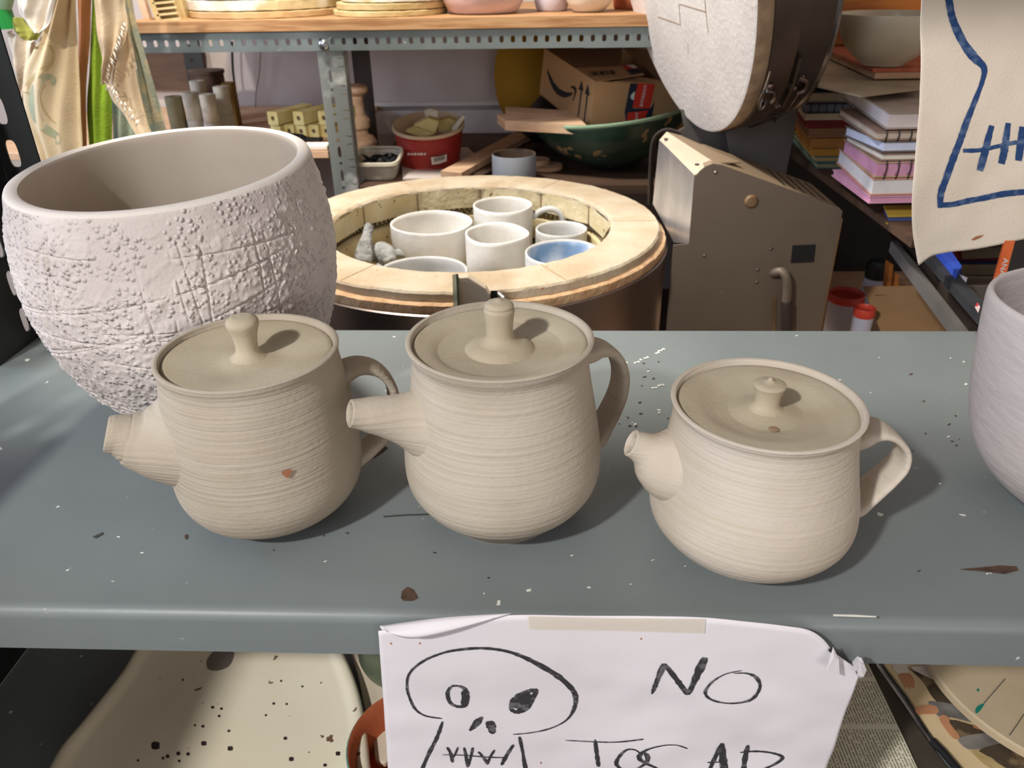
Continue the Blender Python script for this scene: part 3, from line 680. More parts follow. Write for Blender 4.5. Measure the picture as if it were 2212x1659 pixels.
strokes('skull_eyes', [([(352, 400), (380, 396), (410, 410), (420, 450), (408, 484), (375, 488), (345, 470), (336, 430)], [5, 4, 7, 9, 9, 6, 6, 6])], closed=True)
strokes('skull_eyes', [([(630, 450), (680, 425), (722, 416), (705, 450), (680, 490), (640, 512), (612, 500), (616, 470)], [9, 9, 5, 10, 12, 9, 6, 7])], closed=True)
strokes('skull_eyes', [([(625, 495), (650, 465), (690, 432)], [10, 16, 11]), ([(640, 505), (675, 480), (705, 440)], [6, 9, 8]), ([(402, 420), (408, 450), (400, 480)], [6, 8, 6])])
strokes('skull_nose', [([(432, 588), (455, 565), (470, 548), (488, 530)], [4, 10, 11, 4]), ([(517, 547), (525, 570), (532, 603)], [13, 14, 8])])
strokes('letter', [([(1222, 435), (1245, 370), (1275, 300)], [5, 8, 9]), ([(1275, 300), (1330, 370), (1378, 432)], [7, 9, 9]), ([(1378, 432), (1415, 350), (1452, 272)], [8, 11, 15])])
strokes('letter', [([(1612, 330), (1540, 345), (1480, 380), (1452, 420), (1475, 450), (1540, 466), (1610, 464), (1660, 445), (1690, 400), (1672, 360), (1630, 342), (1575, 342)], [2, 2, 4, 5, 4, 3, 4, 6, 5, 6, 3, 2])])
strokes('letter', [([(848, 632), (960, 634), (1060, 634), (1185, 622)], [1.8, 2.5, 2.6, 4]), ([(975, 625), (982, 680), (990, 738)], [5, 6, 7])])
strokes('letter', [([(1180, 690), (1150, 665), (1110, 665), (1075, 700), (1068, 730), (1100, 752), (1150, 750), (1195, 720), (1200, 690), (1175, 670)], [3, 2.5, 4, 6, 6, 3, 3, 6, 8, 4])])
strokes('letter', [([(1375, 665), (1330, 648), (1270, 648), (1200, 664), (1165, 690), (1180, 715), (1240, 745), (1300, 775)], [3, 2, 2.5, 4, 7, 6, 3.5, 4])])
strokes('letter', [([(1452, 800), (1490, 720), (1525, 645)], [6, 7, 7]), ([(1525, 645), (1530, 720), (1542, 800)], [9, 12, 14]), ([(1462, 730), (1500, 728), (1540, 728)], [3, 3, 3])])
strokes('letter', [([(1640, 658), (1625, 720), (1612, 800)], [7, 8, 8]), ([(1605, 690), (1680, 686), (1750, 692), (1788, 708), (1750, 738), (1680, 765), (1600, 790)], [3, 4, 4, 6, 5, 4, 4])])
strokes('pen_dot', [([(1990, 234), (1996, 240), (2004, 250)], [5, 7, 5])])
for a_ in ([(90, 208), (92, 216)], [(215, 208), (216, 216)], [(1174, 188), (1175, 196)], [(740, 722), (741, 730)]):
    strokes('brown_fleck', [(a_, [2, 2])], m='stain')

# ------------------------------------------------------------------ things on the lower level
def flat(name, pts, z, th, m, label, cat, par=None, group=None, k=6, smooth_curve=True, bev=0.):
    q = [P(x, y, z=z) for x, y in pts]
    if smooth_curve: q = catmull(q, k, True)
    if (sum(q[i].x * q[(i + 1) % len(q)].y - q[(i + 1) % len(q)].x * q[i].y for i in range(len(q)))) > 0: q = q[::-1]
    o = obj(name, prism(q, (0, 0, -th)), M[m], par, smooth=0, bevel=bev)
    if label: tag(o, label, cat, group)
    return o
# big speckled platter with raised rim, tipped on the lower shelf
pl_out = [(330, 1350), (262, 1450), (180, 1552), (118, 1630), (88, 1720), (110, 1860), (300, 1960), (560, 1970), (740, 1880), (800, 1740), (796, 1620), (782, 1520), (752, 1430), (700, 1340), (600, 1280), (450, 1285)]
zp = -.285
q = catmull([P(x, y, z=zp) for x, y in pl_out], 8, True); cen = sum(q, V()) / len(q)
vs = []; prof_ = [(0, -.006), (.55, -.006), (.86, -.0055), (.905, -.003), (.93, .000), (.965, .0012), (.99, .000), (1, -.003), (.985, -.008), (.9, -.012), (0.0, -.014)]
fs = []; n = len(q)
for (f, dz) in prof_:
    for p in q: vs.append(cen + (p - cen) * max(f, .001) + V((0, 0, dz)))
for i in range(len(prof_) - 1):
    for k in range(n): fs.append((i * n + k, (i + 1) * n + k, (i + 1) * n + (k + 1) % n, i * n + (k + 1) % n))
pm = thing('platter', (cen.x, cen.y, zp - .014), 'large cream speckled stoneware platter with a raised rim, below the left teapot', 'platter')
dish = obj('dish', (vs, [f[::-1] for f in fs]), M['speckle'], pm, smooth=60)
def onp(pts, m, name, z=zp - .0056):
    w = catmull([P(x, y, z=z) for x, y in pts], 4, True); obj(name, prism(w, (0, 0, .0003)), M[m], dish, smooth=0)
onp([(446, 1434), (452, 1418), (470, 1402), (500, 1398), (505, 1415), (495, 1438), (472, 1448), (452, 1446)], 'speckle_spot', 'glaze_spot')
for (x, y, r) in ((336, 1611, 10), (440, 1606, 6), (497, 1617, 6), (730, 1628, 5.5), (629, 1640, 5.5), (385, 1628, 4.5), (362, 1634, 4), (702, 1653, 4), (616, 1595, 4), (494, 1579, 3), (459, 1528, 3.5), (478, 1531, 3), (591, 1520, 3), (619, 1521, 2.5), (473, 1547, 3), (438, 1569, 3.4), (421, 1567, 2.5), (406, 1629, 4), (387, 1644, 3), (352, 1638, 3), (395, 1469, 2.5), (653, 1483, 2.4), (607, 1471, 2.4), (574, 1545, 2.4), (741, 1476, 2.2), (298, 1643, 2.6)):
    onp([(x + r * math.cos(t) * (1.15 if k % 2 else .85), y + r * .8 * math.sin(t)) for k, t in enumerate([j * PI / 4 for j in range(8)])], 'darkglaze', 'dark_speck')
for z0 in (-.335,):
    tag(obj('stand_block', box((cen.x - .05, cen.y - .04, -.3345), (cen.x + .05, cen.y + .04, zp - .0145)), M['kshelf']), 'cream block carrying the speckled platter on the lower shelf', 'block')
flat('thin_plate', [(735, 1350), (762, 1420), (778, 1480), (790, 1540), (806, 1600), (812, 1640), (840, 1640), (850, 1560), (830, 1480), (800, 1400), (770, 1350)], -.300, .008, 'creampot', 'narrow cream plate edge showing between the speckled platter and the olive pot', 'plate', bev=.002)
c = P(856, 1420, z=-.333)
t = tag(obj('olive_pot', lathe([(0, .001), (.035, .001), (.05, .01), (.058, .04), (.056, .08), (.045, .11), (.042, .12), (.038, .12), (.040, .105), (.05, .07), (0, .01)], (c.x + .022, c.y - .02, c.z), 48), M['olivepot']), 'dark olive glazed pot half hidden behind the paper notice', 'pot')
c = P(905, 1690, z=-.333)
t = thing('teal_bowl', (c.x, c.y, -.334), 'teal bowl with terracotta inside, behind the lower left of the paper notice', 'bowl')
obj('outside', lathe([(0, .001), (.03, .001), (.05, .02), (.063, .05), (.066, .062), (.0645, .064)], (c.x, c.y, -.334), 48), M['tealglaze'], t)
obj('inside', lathe([(.0645, .064), (.062, .062), (.058, .05), (.045, .02), (0, .008)], (c.x, c.y, -.334), 48), M['terracotta'], t)
# newspaper, magazine, knife and stained disc under the right half
def flat_uv(name, pts, z, th, m, par=None):
    q = [P(x, y, z=z) for x, y in pts]
    o = obj(name, prism(q, (0, 0, -th)), M[m], par, smooth=0)
    a = q[1] - q[0]; a.normalize(); b = V((0, 0, 1)).cross(a)
    ul = o.data.uv_layers.new(name='UVMap')
    for lp in o.data.loops:
        v = o.data.vertices[lp.vertex_index].co - q[0]; ul.data[lp.index].uv = (v.dot(b), v.dot(a))
    return o
nw = thing('newspaper', tuple(P(1900, 1550, z=-.33)), 'folded newspaper page of printed columns beside the paper notice, under the shelf', 'newspaper')
flat_uv('page', [(1680, 1380), (1850, 1380), (1877, 1437), (1950, 1590), (2010, 1720), (2060, 1850), (1600, 1850), (1640, 1550)], -.326, .004, 'news', nw)
flat('photo_page', [(1790, 1330), (1882, 1385), (1905, 1437), (1960, 1540), (2040, 1650), (2140, 1760), (2180, 1880), (1900, 1900), (1700, 1500)], -.3305, .003, 'newsdark', None, None, nw, smooth_curve=False)
mg = thing('magazine', tuple(P(2100, 1600, z=-.33)), 'magazine open at a large picture, partly under the round stained board', 'magazine')
flat('page', [(1830, 1330), (1912, 1437), (1960, 1500), (2010, 1580), (2090, 1680), (2200, 1800), (2500, 1900), (2600, 1400), (2300, 1330)], -.3215, .0035, 'magskin', None, None, mg, smooth_curve=False)
def c7(pts): return [(1740 + x / 4.377, 1280 + y / 4.377) for x, y in pts]
for k, (m_, pts) in enumerate([('whitecloth', [(830, 640), (950, 660), (975, 760), (920, 790), (850, 745), (825, 700)]),
    ('magflesh', [(880, 770), (985, 765), (1025, 830), (1030, 905), (1000, 890), (985, 915), (960, 880), (945, 905), (915, 850)]),
    ('magdark', [(960, 700), (1160, 800), (1370, 850), (1440, 960), (1560, 1130), (1480, 1110), (1300, 1060), (1210, 1000), (1130, 870), (1060, 790)]),
    ('whitecloth', [(1000, 700), (1330, 700), (1240, 820), (1100, 770)]),
    ('maggrey', [(1160, 1040), (1240, 1030), (1440, 1070), (1560, 1160), (1650, 1240), (1500, 1210), (1380, 1180), (1260, 1170)]),
    ('magflesh', [(1040, 1090), (1160, 1060), (1240, 1080), (1250, 1140), (1120, 1150), (1060, 1150)]),
    ('magflesh', [(1270, 1170), (1340, 1170), (1480, 1340), (1450, 1380), (1390, 1370), (1290, 1240)]),
    ('magdark', [(1360, 1200), (1600, 1260), (1740, 1330), (1500, 1380), (1440, 1330)]),
    ('magflesh', [(1590, 1250), (1690, 1250), (1830, 1350), (1700, 1310), (1600, 1280)]),
    ('maggrey', [(1460, 1370), (1720, 1330), (1900, 1400), (1800, 1440), (1640, 1480), (1540, 1480), (1470, 1430)]),
    ('magdark', [(1640, 1490), (1900, 1420), (2066, 1500), (2100, 1659), (1900, 1659), (1760, 1560)]),
    ('kshelf', [(1560, 1490), (1640, 1500), (1800, 1600), (1880, 1659), (1740, 1659)])]):
    flat('picture', c7(pts), -.3210 + .00006 * k, .0003, m_, None, None, mg, k=3)
kn = thing('craft_knife', tuple(P(1990, 1560, z=-.31)), 'thin metal tool with a dark ribbed grip lying along the magazine edge', 'tool')
obj('blade', tube([P(1896, 1434, z=-.318), P(1950, 1510, z=-.318), P(2012, 1600, z=-.317)], [(.0024, .0008)] * 3, 8), M['chrome'], kn)
obj('grip', tube([P(2012, 1600, z=-.316), P(2035, 1622, z=-.316), P(2080, 1675, z=-.316)], [(.004, .0025)] * 3, 10), M['black'], kn)
c = P(2290, 1440, z=-.305)
rb = thing('round_board', (c.x, c.y, -.318), 'round stained beige board splashed with teal paint at lower right', 'board')
R_ = (P(2083, 1527, z=-.305) - c).length
bd = obj('disc', lathe([(0, -.012), (R_ - .003, -.012), (R_, -.010), (R_, -.002), (R_ - .002, 0), (0, 0)], (c.x, c.y, -.305), 96), M['boardround'], rb)
def dab(pts, m, name): obj(name, prism(catmull([P(x, y, z=-.3049) for x, y in c7(pts)], 4, True), (0, 0, .0003)), M[m], bd, smooth=0)
dab([(1605, 1130), (1620, 1080), (1680, 1050), (1690, 1060), (1650, 1120), (1620, 1142)], 'tealpaint', 'paint_splash')
dab([(1618, 920), (1632, 908), (1645, 922), (1632, 938)], 'tealpaint', 'paint_splash')
obj('pencil_line', tube([P(x, y, z=-.3046) for x, y in c7([(1690, 1045), (1780, 940), (1890, 815)])], .0004, 6), M['chip_dark'], bd)
obj('pencil_line', tube([P(x, y, z=-.3046) for x, y in c7([(1930, 1350), (1980, 1280), (2066, 1150)])], .0004, 6), M['chip_dark'], bd)
tag(obj('stacked_papers', box((P(2000, 1500, z=-.334).x, .47, -.3345), (.9, .80, -.3255)), M['label_white']), 'sheets stacked under the magazine on the lower shelf', 'papers')

# ------------------------------------------------------------------ kiln
KX, KY, KR = -.128, 1.308, .333
kl = thing('kiln', (KX, KY, -.95), 'open round brick-lined kiln with standing lid and taupe control box, holding white pots', 'kiln')
KC = (KX, KY, 0)
def kd(r, z, a, i): 
    p = V((r * math.cos(a) * 60, r * math.sin(a) * 60, z * 60)); return r + .0012 * noise.noise(p), z + .0010 * noise.noise(p + V((5, 5, 5)))
RI = .2415
bricks = obj('brick_wall', lathe([(.3245, -.016), (.3245, -.003), (.3215, .000), (RI + .005, .000), (RI + .0005, -.004), (RI, -.008)], KC, 256, disp=kd), M['firebrick'], kl, smooth=40)
NI = 12
def poly12(r, z, a, i):   # the lining is built of flat bricks
    seg = 2 * PI / NI; am = (a % seg) - seg / 2; rr_ = r * (math.cos(seg / 2) / math.cos(am)) * 1.012; return kd(rr_, z, a, i)
lining = obj('lining', lathe([(RI, -.006), (RI + .001, -.020), (RI + .001, -.044), (RI + .020, -.046), (RI + .020, -.060), (RI + .001, -.062), (RI + .001, -.100), (RI + .020, -.102), (RI + .020, -.116), (RI + .001, -.118), (RI + .001, -.30)], KC, 240, disp=poly12), M['firebrick_in'], kl, smooth=30)
for k in range(NI):
    a = 2 * PI * k / NI; rr0 = RI * 1.0135
    cx_, cy_ = KX + rr0 * math.cos(a), KY + rr0 * math.sin(a); u_ = V((-math.sin(a), math.cos(a), 0)) * .0013; n_ = V((math.cos(a), math.sin(a), 0))
    p0 = V((cx_, cy_, 0)) - n_ * .0012
    obj('brick_joint', hexa([p0 - u_ + V((0, 0, -.044)), p0 + u_ + V((0, 0, -.044)), p0 + u_ + n_ * .004 + V((0, 0, -.044)), p0 - u_ + n_ * .004 + V((0, 0, -.044)), p0 - u_ + V((0, 0, -.003)), p0 + u_ + V((0, 0, -.003)), p0 + u_ + n_ * .004 + V((0, 0, -.003)), p0 - u_ + n_ * .004 + V((0, 0, -.003))]), M['joint'], kl, smooth=0)
    if k % 2 == 0:
        w_ = V((-math.sin(a), math.cos(a), 0)) * .0004; p0 = V((KX, KY, .0003))
        obj('brick_seam', prism([p0 + n_ * (RI + .006) - w_, p0 + n_ * .320 - w_, p0 + n_ * .320 + w_, p0 + n_ * (RI + .006) + w_], (0, 0, .0003)), M['kshelf_tan'], kl, smooth=0)
# heating elements in the grooves
for zc in (-.053, -.109):
    pts = []; turns = 150
    for i in range(turns * 8 + 1):
        t_ = i / (turns * 8) * 2 * PI; ph = i / 8 * 2 * PI; pts.append((KX + (RI + .010 + .0045 * math.cos(ph)) * math.cos(t_), KY + (RI + .010 + .0045 * math.cos(ph)) * math.sin(t_), zc + .0045 * math.sin(ph)))
    obj('heating_element', tube(pts, .0011, 5), M['coil'], kl)
obj('fibre_ring', lathe([(.322, -.014), (.330, -.0135), (.3345, -.016), (.3355, -.024), (.334, -.030)], KC, 256, disp=kd), M['fibre'], kl)
obj('jacket', lathe([(.334, -.029), (.3365, -.0285), (.339, -.030), (.339, -.040), (.3365, -.041), (.3362, -.85), (.33, -.85)], KC, 160), M['steel'], kl)
obj('base', lathe([(0, -.85), (.30, -.85), (.30, -.949), (0, -.949)], KC, 64), M['plate_grey'], kl)
tag(obj('kiln_shelf', lathe([(0, -.175), (.225, -.175), (.225, -.160), (0, -.160)], KC, 64), M['kshelf']), 'round cream shelf inside the kiln under the white pots', 'kiln shelf')
tag(obj('kiln_prop', lathe([(0, -.849), (.03, -.849), (.03, -.1755), (0, -.1755)], KC, 24), M['kpost']), 'round post holding up the shelf inside the kiln', 'prop')
# latch at the front
Lp = [P(986, 592, Y=.968), P(1012, 590, Y=.966), P(1050, 614, Y=.960), P(1058, 628, Y=.958), P(1060, 664, Y=.957), P(988, 668, Y=.962)]
lt = obj('latch', prism(Lp, (0, -.010, -.002)), M['beige_metal'], kl, smooth=0, bevel=.0012)
obj('latch_flange', prism([P(982, 594, Y=.975), P(990, 592, Y=.958), P(993, 668, Y=.950), P(984, 668, Y=.972)], (-.003, 0, 0)), M['olivepot'], kl, smooth=0)
obj('latch_catch', hexa([P(1060, 664, Y=.962), P(1076, 664, Y=.964), P(1076, 664, Y=.985), P(1060, 664, Y=.985), P(1060, 628, Y=.962), P(1074, 628, Y=.964), P(1074, 628, Y=.985), P(1060, 628, Y=.985)]), M['black'], kl, smooth=0)
obj('latch_lever', tube([P(1078, 636, Y=.965), P(1088, 645, Y=.955), P(1102, 662, Y=.950)], .004, 10), M['chrome'], kl)

# pots inside the kiln
def fitc(z, bb):
    cx_, cy_ = (bb[0] + bb[1]) / 2, (bb[2] + bb[3]) / 2
    c = P(cx_, cy_, z=z); r = (P(bb[1], cy_, z=z) - P(bb[0], cy_, z=z)).length / 2
    top_, bot_ = P(cx_, bb[2], z=z), P(cx_, bb[3], z=z)
    c = (top_ + bot_) / 2; return c, r
KZ = -.1595
def pot(name, z, bb, prof, m, label, cat, inside=None, th=.004, wob=.02, group='white bisque pots in the kiln', base=KZ, seed=1):
    """open pot whose rim fills the pixel box bb at height z; prof = (height share, radius share)"""
    c, r = fitc(z, bb); hh = z - base
    ps = [p[0] * hh for p in prof]; rs = [p[1] * r for p in prof]
    zz, rr_ = interp(ps, 6), interp(rs, 6)
    w = lambda q, z_, a, i: (q * (1 + wob * .6 * math.sin(2 * a + seed) + wob * .35 * math.sin(3 * a + seed * 2)), z_ + (wob * r * .25 * math.sin(3 * a + seed) if z_ > hh * .8 else 0))
    out = [(0, .0005)] + [(b, a + .0005) for a, b in zip(zz, rr_)] + [(r - th * .3, hh + .0014), (r - th * .75, hh + .0010), (r - th, hh - .002)]
    t = thing(name, (c.x, c.y, base), label, cat, group)
    obj('wall', lathe(out, (c.x, c.y, base), 72, disp=w), M[m], t, smooth=60)
    inn = [(r - th, hh - .002)] + [(max(.001, b - th * 1.2), a) for a, b in list(zip(zz, rr_))[::-1] if a > hh * .12 and a < hh - .003] + [(0, hh * .1)]
    obj('inside', lathe(inn, (c.x, c.y, base), 72, disp=w), M[inside or m], t, smooth=60)
    return t, c, r
BOWLP = [(0, .45), (.08, .55), (.25, .78), (.5, .94), (.75, 1.0), (1, 1)]
CUPP = [(0, .7), (.05, .82), (.3, .95), (.6, 1.0), (1, 1)]
t, c, r = pot('bowl', -.035, (845, 1020, 450, 514), BOWLP, 'white_bisque', 'wide white bisque bowl at the left in the open kiln', 'bowl', seed=2)
t, c, r = pot('mug', -.018, (1022, 1150, 423, 464), CUPP, 'white_bisque', 'tall white bisque mug with a looped handle at the back of the kiln', 'mug', seed=3)
hh_ = [c + V((r * .90, 0, -.012))] + [P(x, y, Y=c.y + .004) for x, y in ((1152, 468), (1166, 457), (1188, 451), (1207, 458), (1216, 474), (1214, 496))] + [c + V((r * .9, 0, -.10))]
obj('handle', tube(catmull(hh_, 5), (.0062, .0058), 14, side=(0, 1, 0)), M['white_bisque2'], t)
t, c, r = pot('cup', -.028, (1001, 1144, 478, 532), CUPP, 'white_bisque', 'white bisque cup with a pinched uneven rim, centre of the kiln', 'cup', wob=.07, seed=4)
t, c, r = pot('cup', -.045, (1157, 1268, 475, 515), CUPP, 'white_bisque2', 'small grey-white cup at the right in the kiln, behind the blue bowl', 'cup', wob=.01, seed=1)
t, c, r = pot('bowl', -.026, (1133, 1300, 513, 580), BOWLP, 'white_bisque2', 'white bowl with pale blue inside at the right in the kiln', 'bowl', inside='blue_slip', wob=.03, seed=5)
t, c, r = pot('bowl', -.050, (815, 1010, 556, 622), BOWLP, 'white_bisque2', 'grey-white bowl low at the front of the kiln, left of its latch', 'bowl', wob=.01, seed=6)
t, c, r = pot('bowl', -.050, (1050, 1180, 584, 640), BOWLP, 'white_bisque', 'white bowl almost hidden by the kiln front, right of its latch', 'bowl', wob=.01, seed=7)
# lumpy figurine at the left
fz = thing('figurine', tuple(P(800, 560, z=KZ)), 'grey lumpy clay figure with a raised neck at the left in the kiln', 'figurine')
f0 = -.03
def blob(pts, rad): return tube(catmull(pts, 4), interp(rad, 4), 16)
pA = [P(785, 572, z=-.075), P(786, 552, z=-.065), P(788, 530, z=-.050), P(793, 510, z=-.038), P(797, 490, z=-.026), P(800, 484, z=-.022)]
obj('neck', blob(pA, [.012, .016, .0125, .009, .0085, .0045]), M['figure'], fz, smooth=180)
pB = [P(770, 556, z=-.075), P(786, 550, z=-.073), P(806, 548, z=-.073), P(826, 545, z=-.072), P(838, 556, z=-.074), P(842, 566, z=-.076)]
obj('trunk', blob(pB, [.008, .014, .017, .0195, .017, .008]), M['figure'], fz, smooth=180)
pC = [P(830, 560, z=-.085), P(852, 551, z=-.080), P(872, 549, z=-.080), P(888, 556, z=-.083)]
obj('tail', blob(pC, [.010, .010, .009, .004]), M['figure'], fz, smooth=180)
for (x, y) in ((778, 566), (818, 572), (838, 570), (800, 575)):
    b_ = P(x, y, z=-.085); obj('leg', tube([b_, V((b_.x, b_.y, KZ + .001))], [.009, .007], 12), M['figure'], fz, smooth=60)

# ------------------------------------------------------------------ kiln lid standing open, and its control box
lc = V((.192, 1.444, .442)); az_, ti_ = math.radians(10.4), math.radians(-15.7)
ln = V((-math.cos(az_) * math.cos(ti_), -math.sin(az_) * math.cos(ti_), math.sin(ti_)))
lu = V((0, 0, 1)).cross(ln).normalized(); lv = ln.cross(lu)
LM = Matrix((( lu.x, lv.x, ln.x, lc.x), (lu.y, lv.y, ln.y, lc.y), (lu.z, lv.z, ln.z, lc.z), (0, 0, 0, 1)))
face = obj('lid', xform(lathe([(0, 0), (.326, 0), (.331, -.0015)], (0, 0, 0), 192), LM), M['lidface'], kl, label='thick round lid standing open, its white brick face towards the teapots')
def lidpart(name, prof, m, **k): return obj(name, xform(lathe(prof, (0, 0, 0), 192), LM), M[m], face, **k)
lidpart('brick_edge', [(.331, -.0015), (.3335, -.006), (.3335, -.026)], 'lid_edge')
band = lidpart('steel_band', [(.3335, -.024), (.337, -.0245), (.3372, -.060), (.3380, -.062), (.3372, -.064), (.3370, -.118), (.334, -.122), (0, -.122)], 'steel_lid')
lidpart('rolled_edge', [(.337, -.112), (.3395, -.115), (.3395, -.119), (.336, -.121)], 'chrome')
def onface(pts, w, m):
    for a, b in zip(pts, pts[1:]):
        def L3(px, py):
            d = ray(px, py); t = (lc - CAM).dot(ln) / d.dot(ln); return CAM + d * t + ln * .0004
        A_, B_ = L3(*a), L3(*b); s = (B_ - A_).cross(ln).normalized() * w
        obj('scored_line', prism([A_ - s, B_ - s, B_ + s, A_ + s], ln * .0003), M[m], face, smooth=0)
onface([(1422, 36), (1470, 53), (1467, 10)], .0007, 'lid_edge'); onface([(1467, 8), (1525, 25), (1523, 0)], .0007, 'lid_edge'); onface([(1525, 25), (1530, 70)], .0006, 'lid_edge')
onface([(1485, 90), (1486, 118)], .0012, 'chip_white')
def lat(px, py, off=0.):   # point on the outer band below a pixel
    d = ray(px, py); best = None
    for s in [1.0 + .001 * i for i in range(1200)]:
        p = CAM + d * s; q_ = p - lc; h = q_.dot(ln); rad = (q_ - ln * h).length
        if -.125 < h < 0 and rad < .3375: best = p; break
    if best is None: best = CAM + d * 1.45
    q_ = best - lc; h = q_.dot(ln); o = (q_ - ln * h).normalized(); return best + o * off, o
for (bx, by) in ((1660, 184), (1728, 165), (1712, 188), (1680, 225)):
    p, o = lat(bx, by); obj('bolt', xform(lathe([(.0, 0), (.006, 0), (.006, .004), (.0045, .006), (0, .0065)], (0, 0, 0), 16), Matrix.Translation(p) @ o.to_track_quat('Z', 'Y').to_matrix().to_4x4()), M['steel'], face)
def strap(px, w, m, name, off=.006, sq=3.): obj(name, tube(catmull([lat(x, y, off)[0] for x, y in px], 4), w, 12, sq=sq), M[m], face, smooth=50)
strap([(1659, 143), (1652, 165), (1645, 185)], .0014, 'chrome', 'latch_wire', .009)
p0, o0 = lat(1641, 205, .010)
obj('latch_hook', tube(catmull([lat(1645, 185, .010)[0], lat(1637, 200, .011)[0], lat(1640, 218, .010)[0], lat(1648, 208, .011)[0]], 4), [(.006, .0018)] * 13, 12), M['chrome'], face)
strap([(1652, 188), (1666, 190), (1670, 202), (1662, 212)], (.0045, .002), 'steel', 'latch_plate')
strap([(1728, 115), (1718, 150), (1708, 185), (1690, 222)], (.004, .0018), 'steel_lid', 'hinge_strap')
strap([(1720, 160), (1738, 168), (1734, 185), (1715, 192)], (.005, .003), 'steel', 'hinge_clip')
strap([(1722, 195), (1700, 228), (1676, 250)], .0013, 'chrome', 'latch_wire')
strap([(1612, 272), (1640, 262), (1672, 250), (1672, 260), (1668, 266)], .002, 'darkpost', 'lifting_bar', .004)
# hinge plates
def plate(name, pts, Y, th, m, par): return obj(name, prism([P(x, y, Y=Y) for x, y in pts], (0, th, 0)), M[m], par, smooth=0, bevel=.0006)
YB = 1.22
bb_ = -.95
def pb(x, y, Y=YB): return P(x, y, Y=Y)
dx, dz = pb(1440, 1500).z, 0
rim_pts = [pb(1499, 392), pb(1502, 382), pb(1512, 370), pb(1524, 360), pb(1540, 354), pb(1560, 357), pb(1812, 448), pb(1820, 456)]
br_ = pb(1816, 470); bl_ = V((pb(1452, 560).x, YB, 0))
side = [V((bl_.x, YB, -.60))] + [bl_ + V((0, 0, pb(1455, 530).z)), pb(1488, 527)] + rim_pts + [V((br_.x, YB, -.60))]
side_o = obj('control_box', prism(side[::-1], (0, .003, 0)), M['box_brown'], kl, smooth=0, label='taupe metal control box with aluminium shield beside the open kiln')
cb = side_o
plate('hinge_plate', [(1568, 284), (1600, 275), (1700, 238), (1735, 190), (1722, 250), (1692, 410), (1560, 358), (1560, 350), (1577, 332)], 1.47, .003, 'plate_grey', cb)
plate('hinge_plate', [(1470, 235), (1568, 270), (1600, 270), (1600, 360), (1545, 348), (1456, 292), (1460, 284), (1478, 275)], 1.53, .003, 'plate_grey', cb)
top_e = rim_pts[3:]
DB = .15
obj('top_cover', join(*[hexa([a + V((0, .003, -.002)), b + V((0, .003, -.002)), b + V((0, DB, -.002)), a + V((0, DB, -.002)), a + V((0, .003, 0)), b + V((0, .003, 0)), b + V((0, DB, 0)), a + V((0, DB, 0))]) for a, b in zip(top_e, top_e[1:])]), M['box_vent'], cb, smooth=0)
for k in range(5):
    a = pb(1660 + k * 9, 392 + k * 3.4) + V((0, .012, .0008)); b = a + V((.002, DB - .03, 0)); w_ = V((.0035, 0, -.0012))
    a2, b2 = pb(1700 + k * 22, 408 + k * 8) + V((0, .02, .0006)), pb(1700 + k * 22, 408 + k * 8) + V((0, DB - .02, .0006))
    obj('vent_slot', prism([a2, a2 + w_, b2 + w_, b2], (0, 0, .0003)), M['black'], cb, smooth=0)
e = br_
obj('front_panel', hexa([V((e.x, YB + .001, -.60)), V((e.x + .004, YB + .001, -.60)), V((e.x + .004, YB + DB, -.60)), V((e.x, YB + DB, -.60)), V((e.x, YB + .001, e.z)), V((e.x + .004, YB + .001, e.z - .002)), V((e.x + .004, YB + DB, e.z - .002)), V((e.x, YB + DB, e.z))]), M['box_edge'], cb, smooth=0)
# heat shield between box and kiln
sa_, sb_ = P(1424, 302, Y=1.36), P(1500, 378, Y=1.222); sn_ = (sb_ - sa_).cross(V((0, 0, 1))).normalized()
def SP_(x, y):
    d = ray(x, y); return CAM + d * ((sb_ - CAM).dot(sn_) / d.dot(sn_))
sh = [SP_(1424, 302), SP_(1500, 378), SP_(1488, 526), SP_(1456, 524), SP_(1410, 440)]
obj('heat_shield', prism(sh, (.002, .002, 0)), M['alu'], cb, smooth=0)
obj('shield_flange', prism([P(1440, 284, Y=1.37), P(1546, 352, Y=1.232), P(1500, 378, Y=1.221), P(1424, 302, Y=1.36)], (.001, .001, -.002)), M['beige_metal'], cb, smooth=0, bevel=.0006)
obj('flange_top', prism([P(1440, 284, Y=1.37), P(1546, 352, Y=1.232), P(1600, 350, Y=1.26), P(1470, 292, Y=1.40)], (0, 0, -.002)), M['box_vent'], cb, smooth=0)
for (x, y) in ((1441, 301), (1508, 356)):
    p = P(x, y, Y=1.225 + (1508 - x) / 67 * .125); obj('screw', lathe([(.0035, 0), (.0035, .002), (0, .003)], (p.x - .002, p.y - .002, p.z), 12), M['steel'], cb)
obj('rounded_guard', tube(catmull([P(1404, 440, Y=1.42), P(1407, 360, Y=1.42), P(1410, 315, Y=1.42), P(1420, 292, Y=1.42), P(1442, 282, Y=1.42), P(1470, 290, Y=1.42)], 5), [(.006, .004)] * 26, 12), M['darkpost'], cb)
def onbox(px, py, r, h, m, name):
    p = pb(px, py); obj(name, xform(lathe([(0, 0), (r, 0), (r, h * .4), (r * .75, h * .85), (0, h)], (0, 0, 0), 24), Matrix.Translation(p) @ Matrix.Rotation(PI / 2, 4, 'X')), M[m], side_o)
onbox(1622, 434, .0105, .008, 'box_edge', 'button')
for (x, y) in ((1522, 553), (1637, 583), (1635, 610), (1666, 538), (1546, 373)): onbox(x, y, .0028, .002, 'steel', 'screw')
obj('name_plate', prism([pb(1712, 530), pb(1762, 528), pb(1758, 566), pb(1708, 568)], (0, -.0012, 0)), M['black'], side_o, smooth=0)
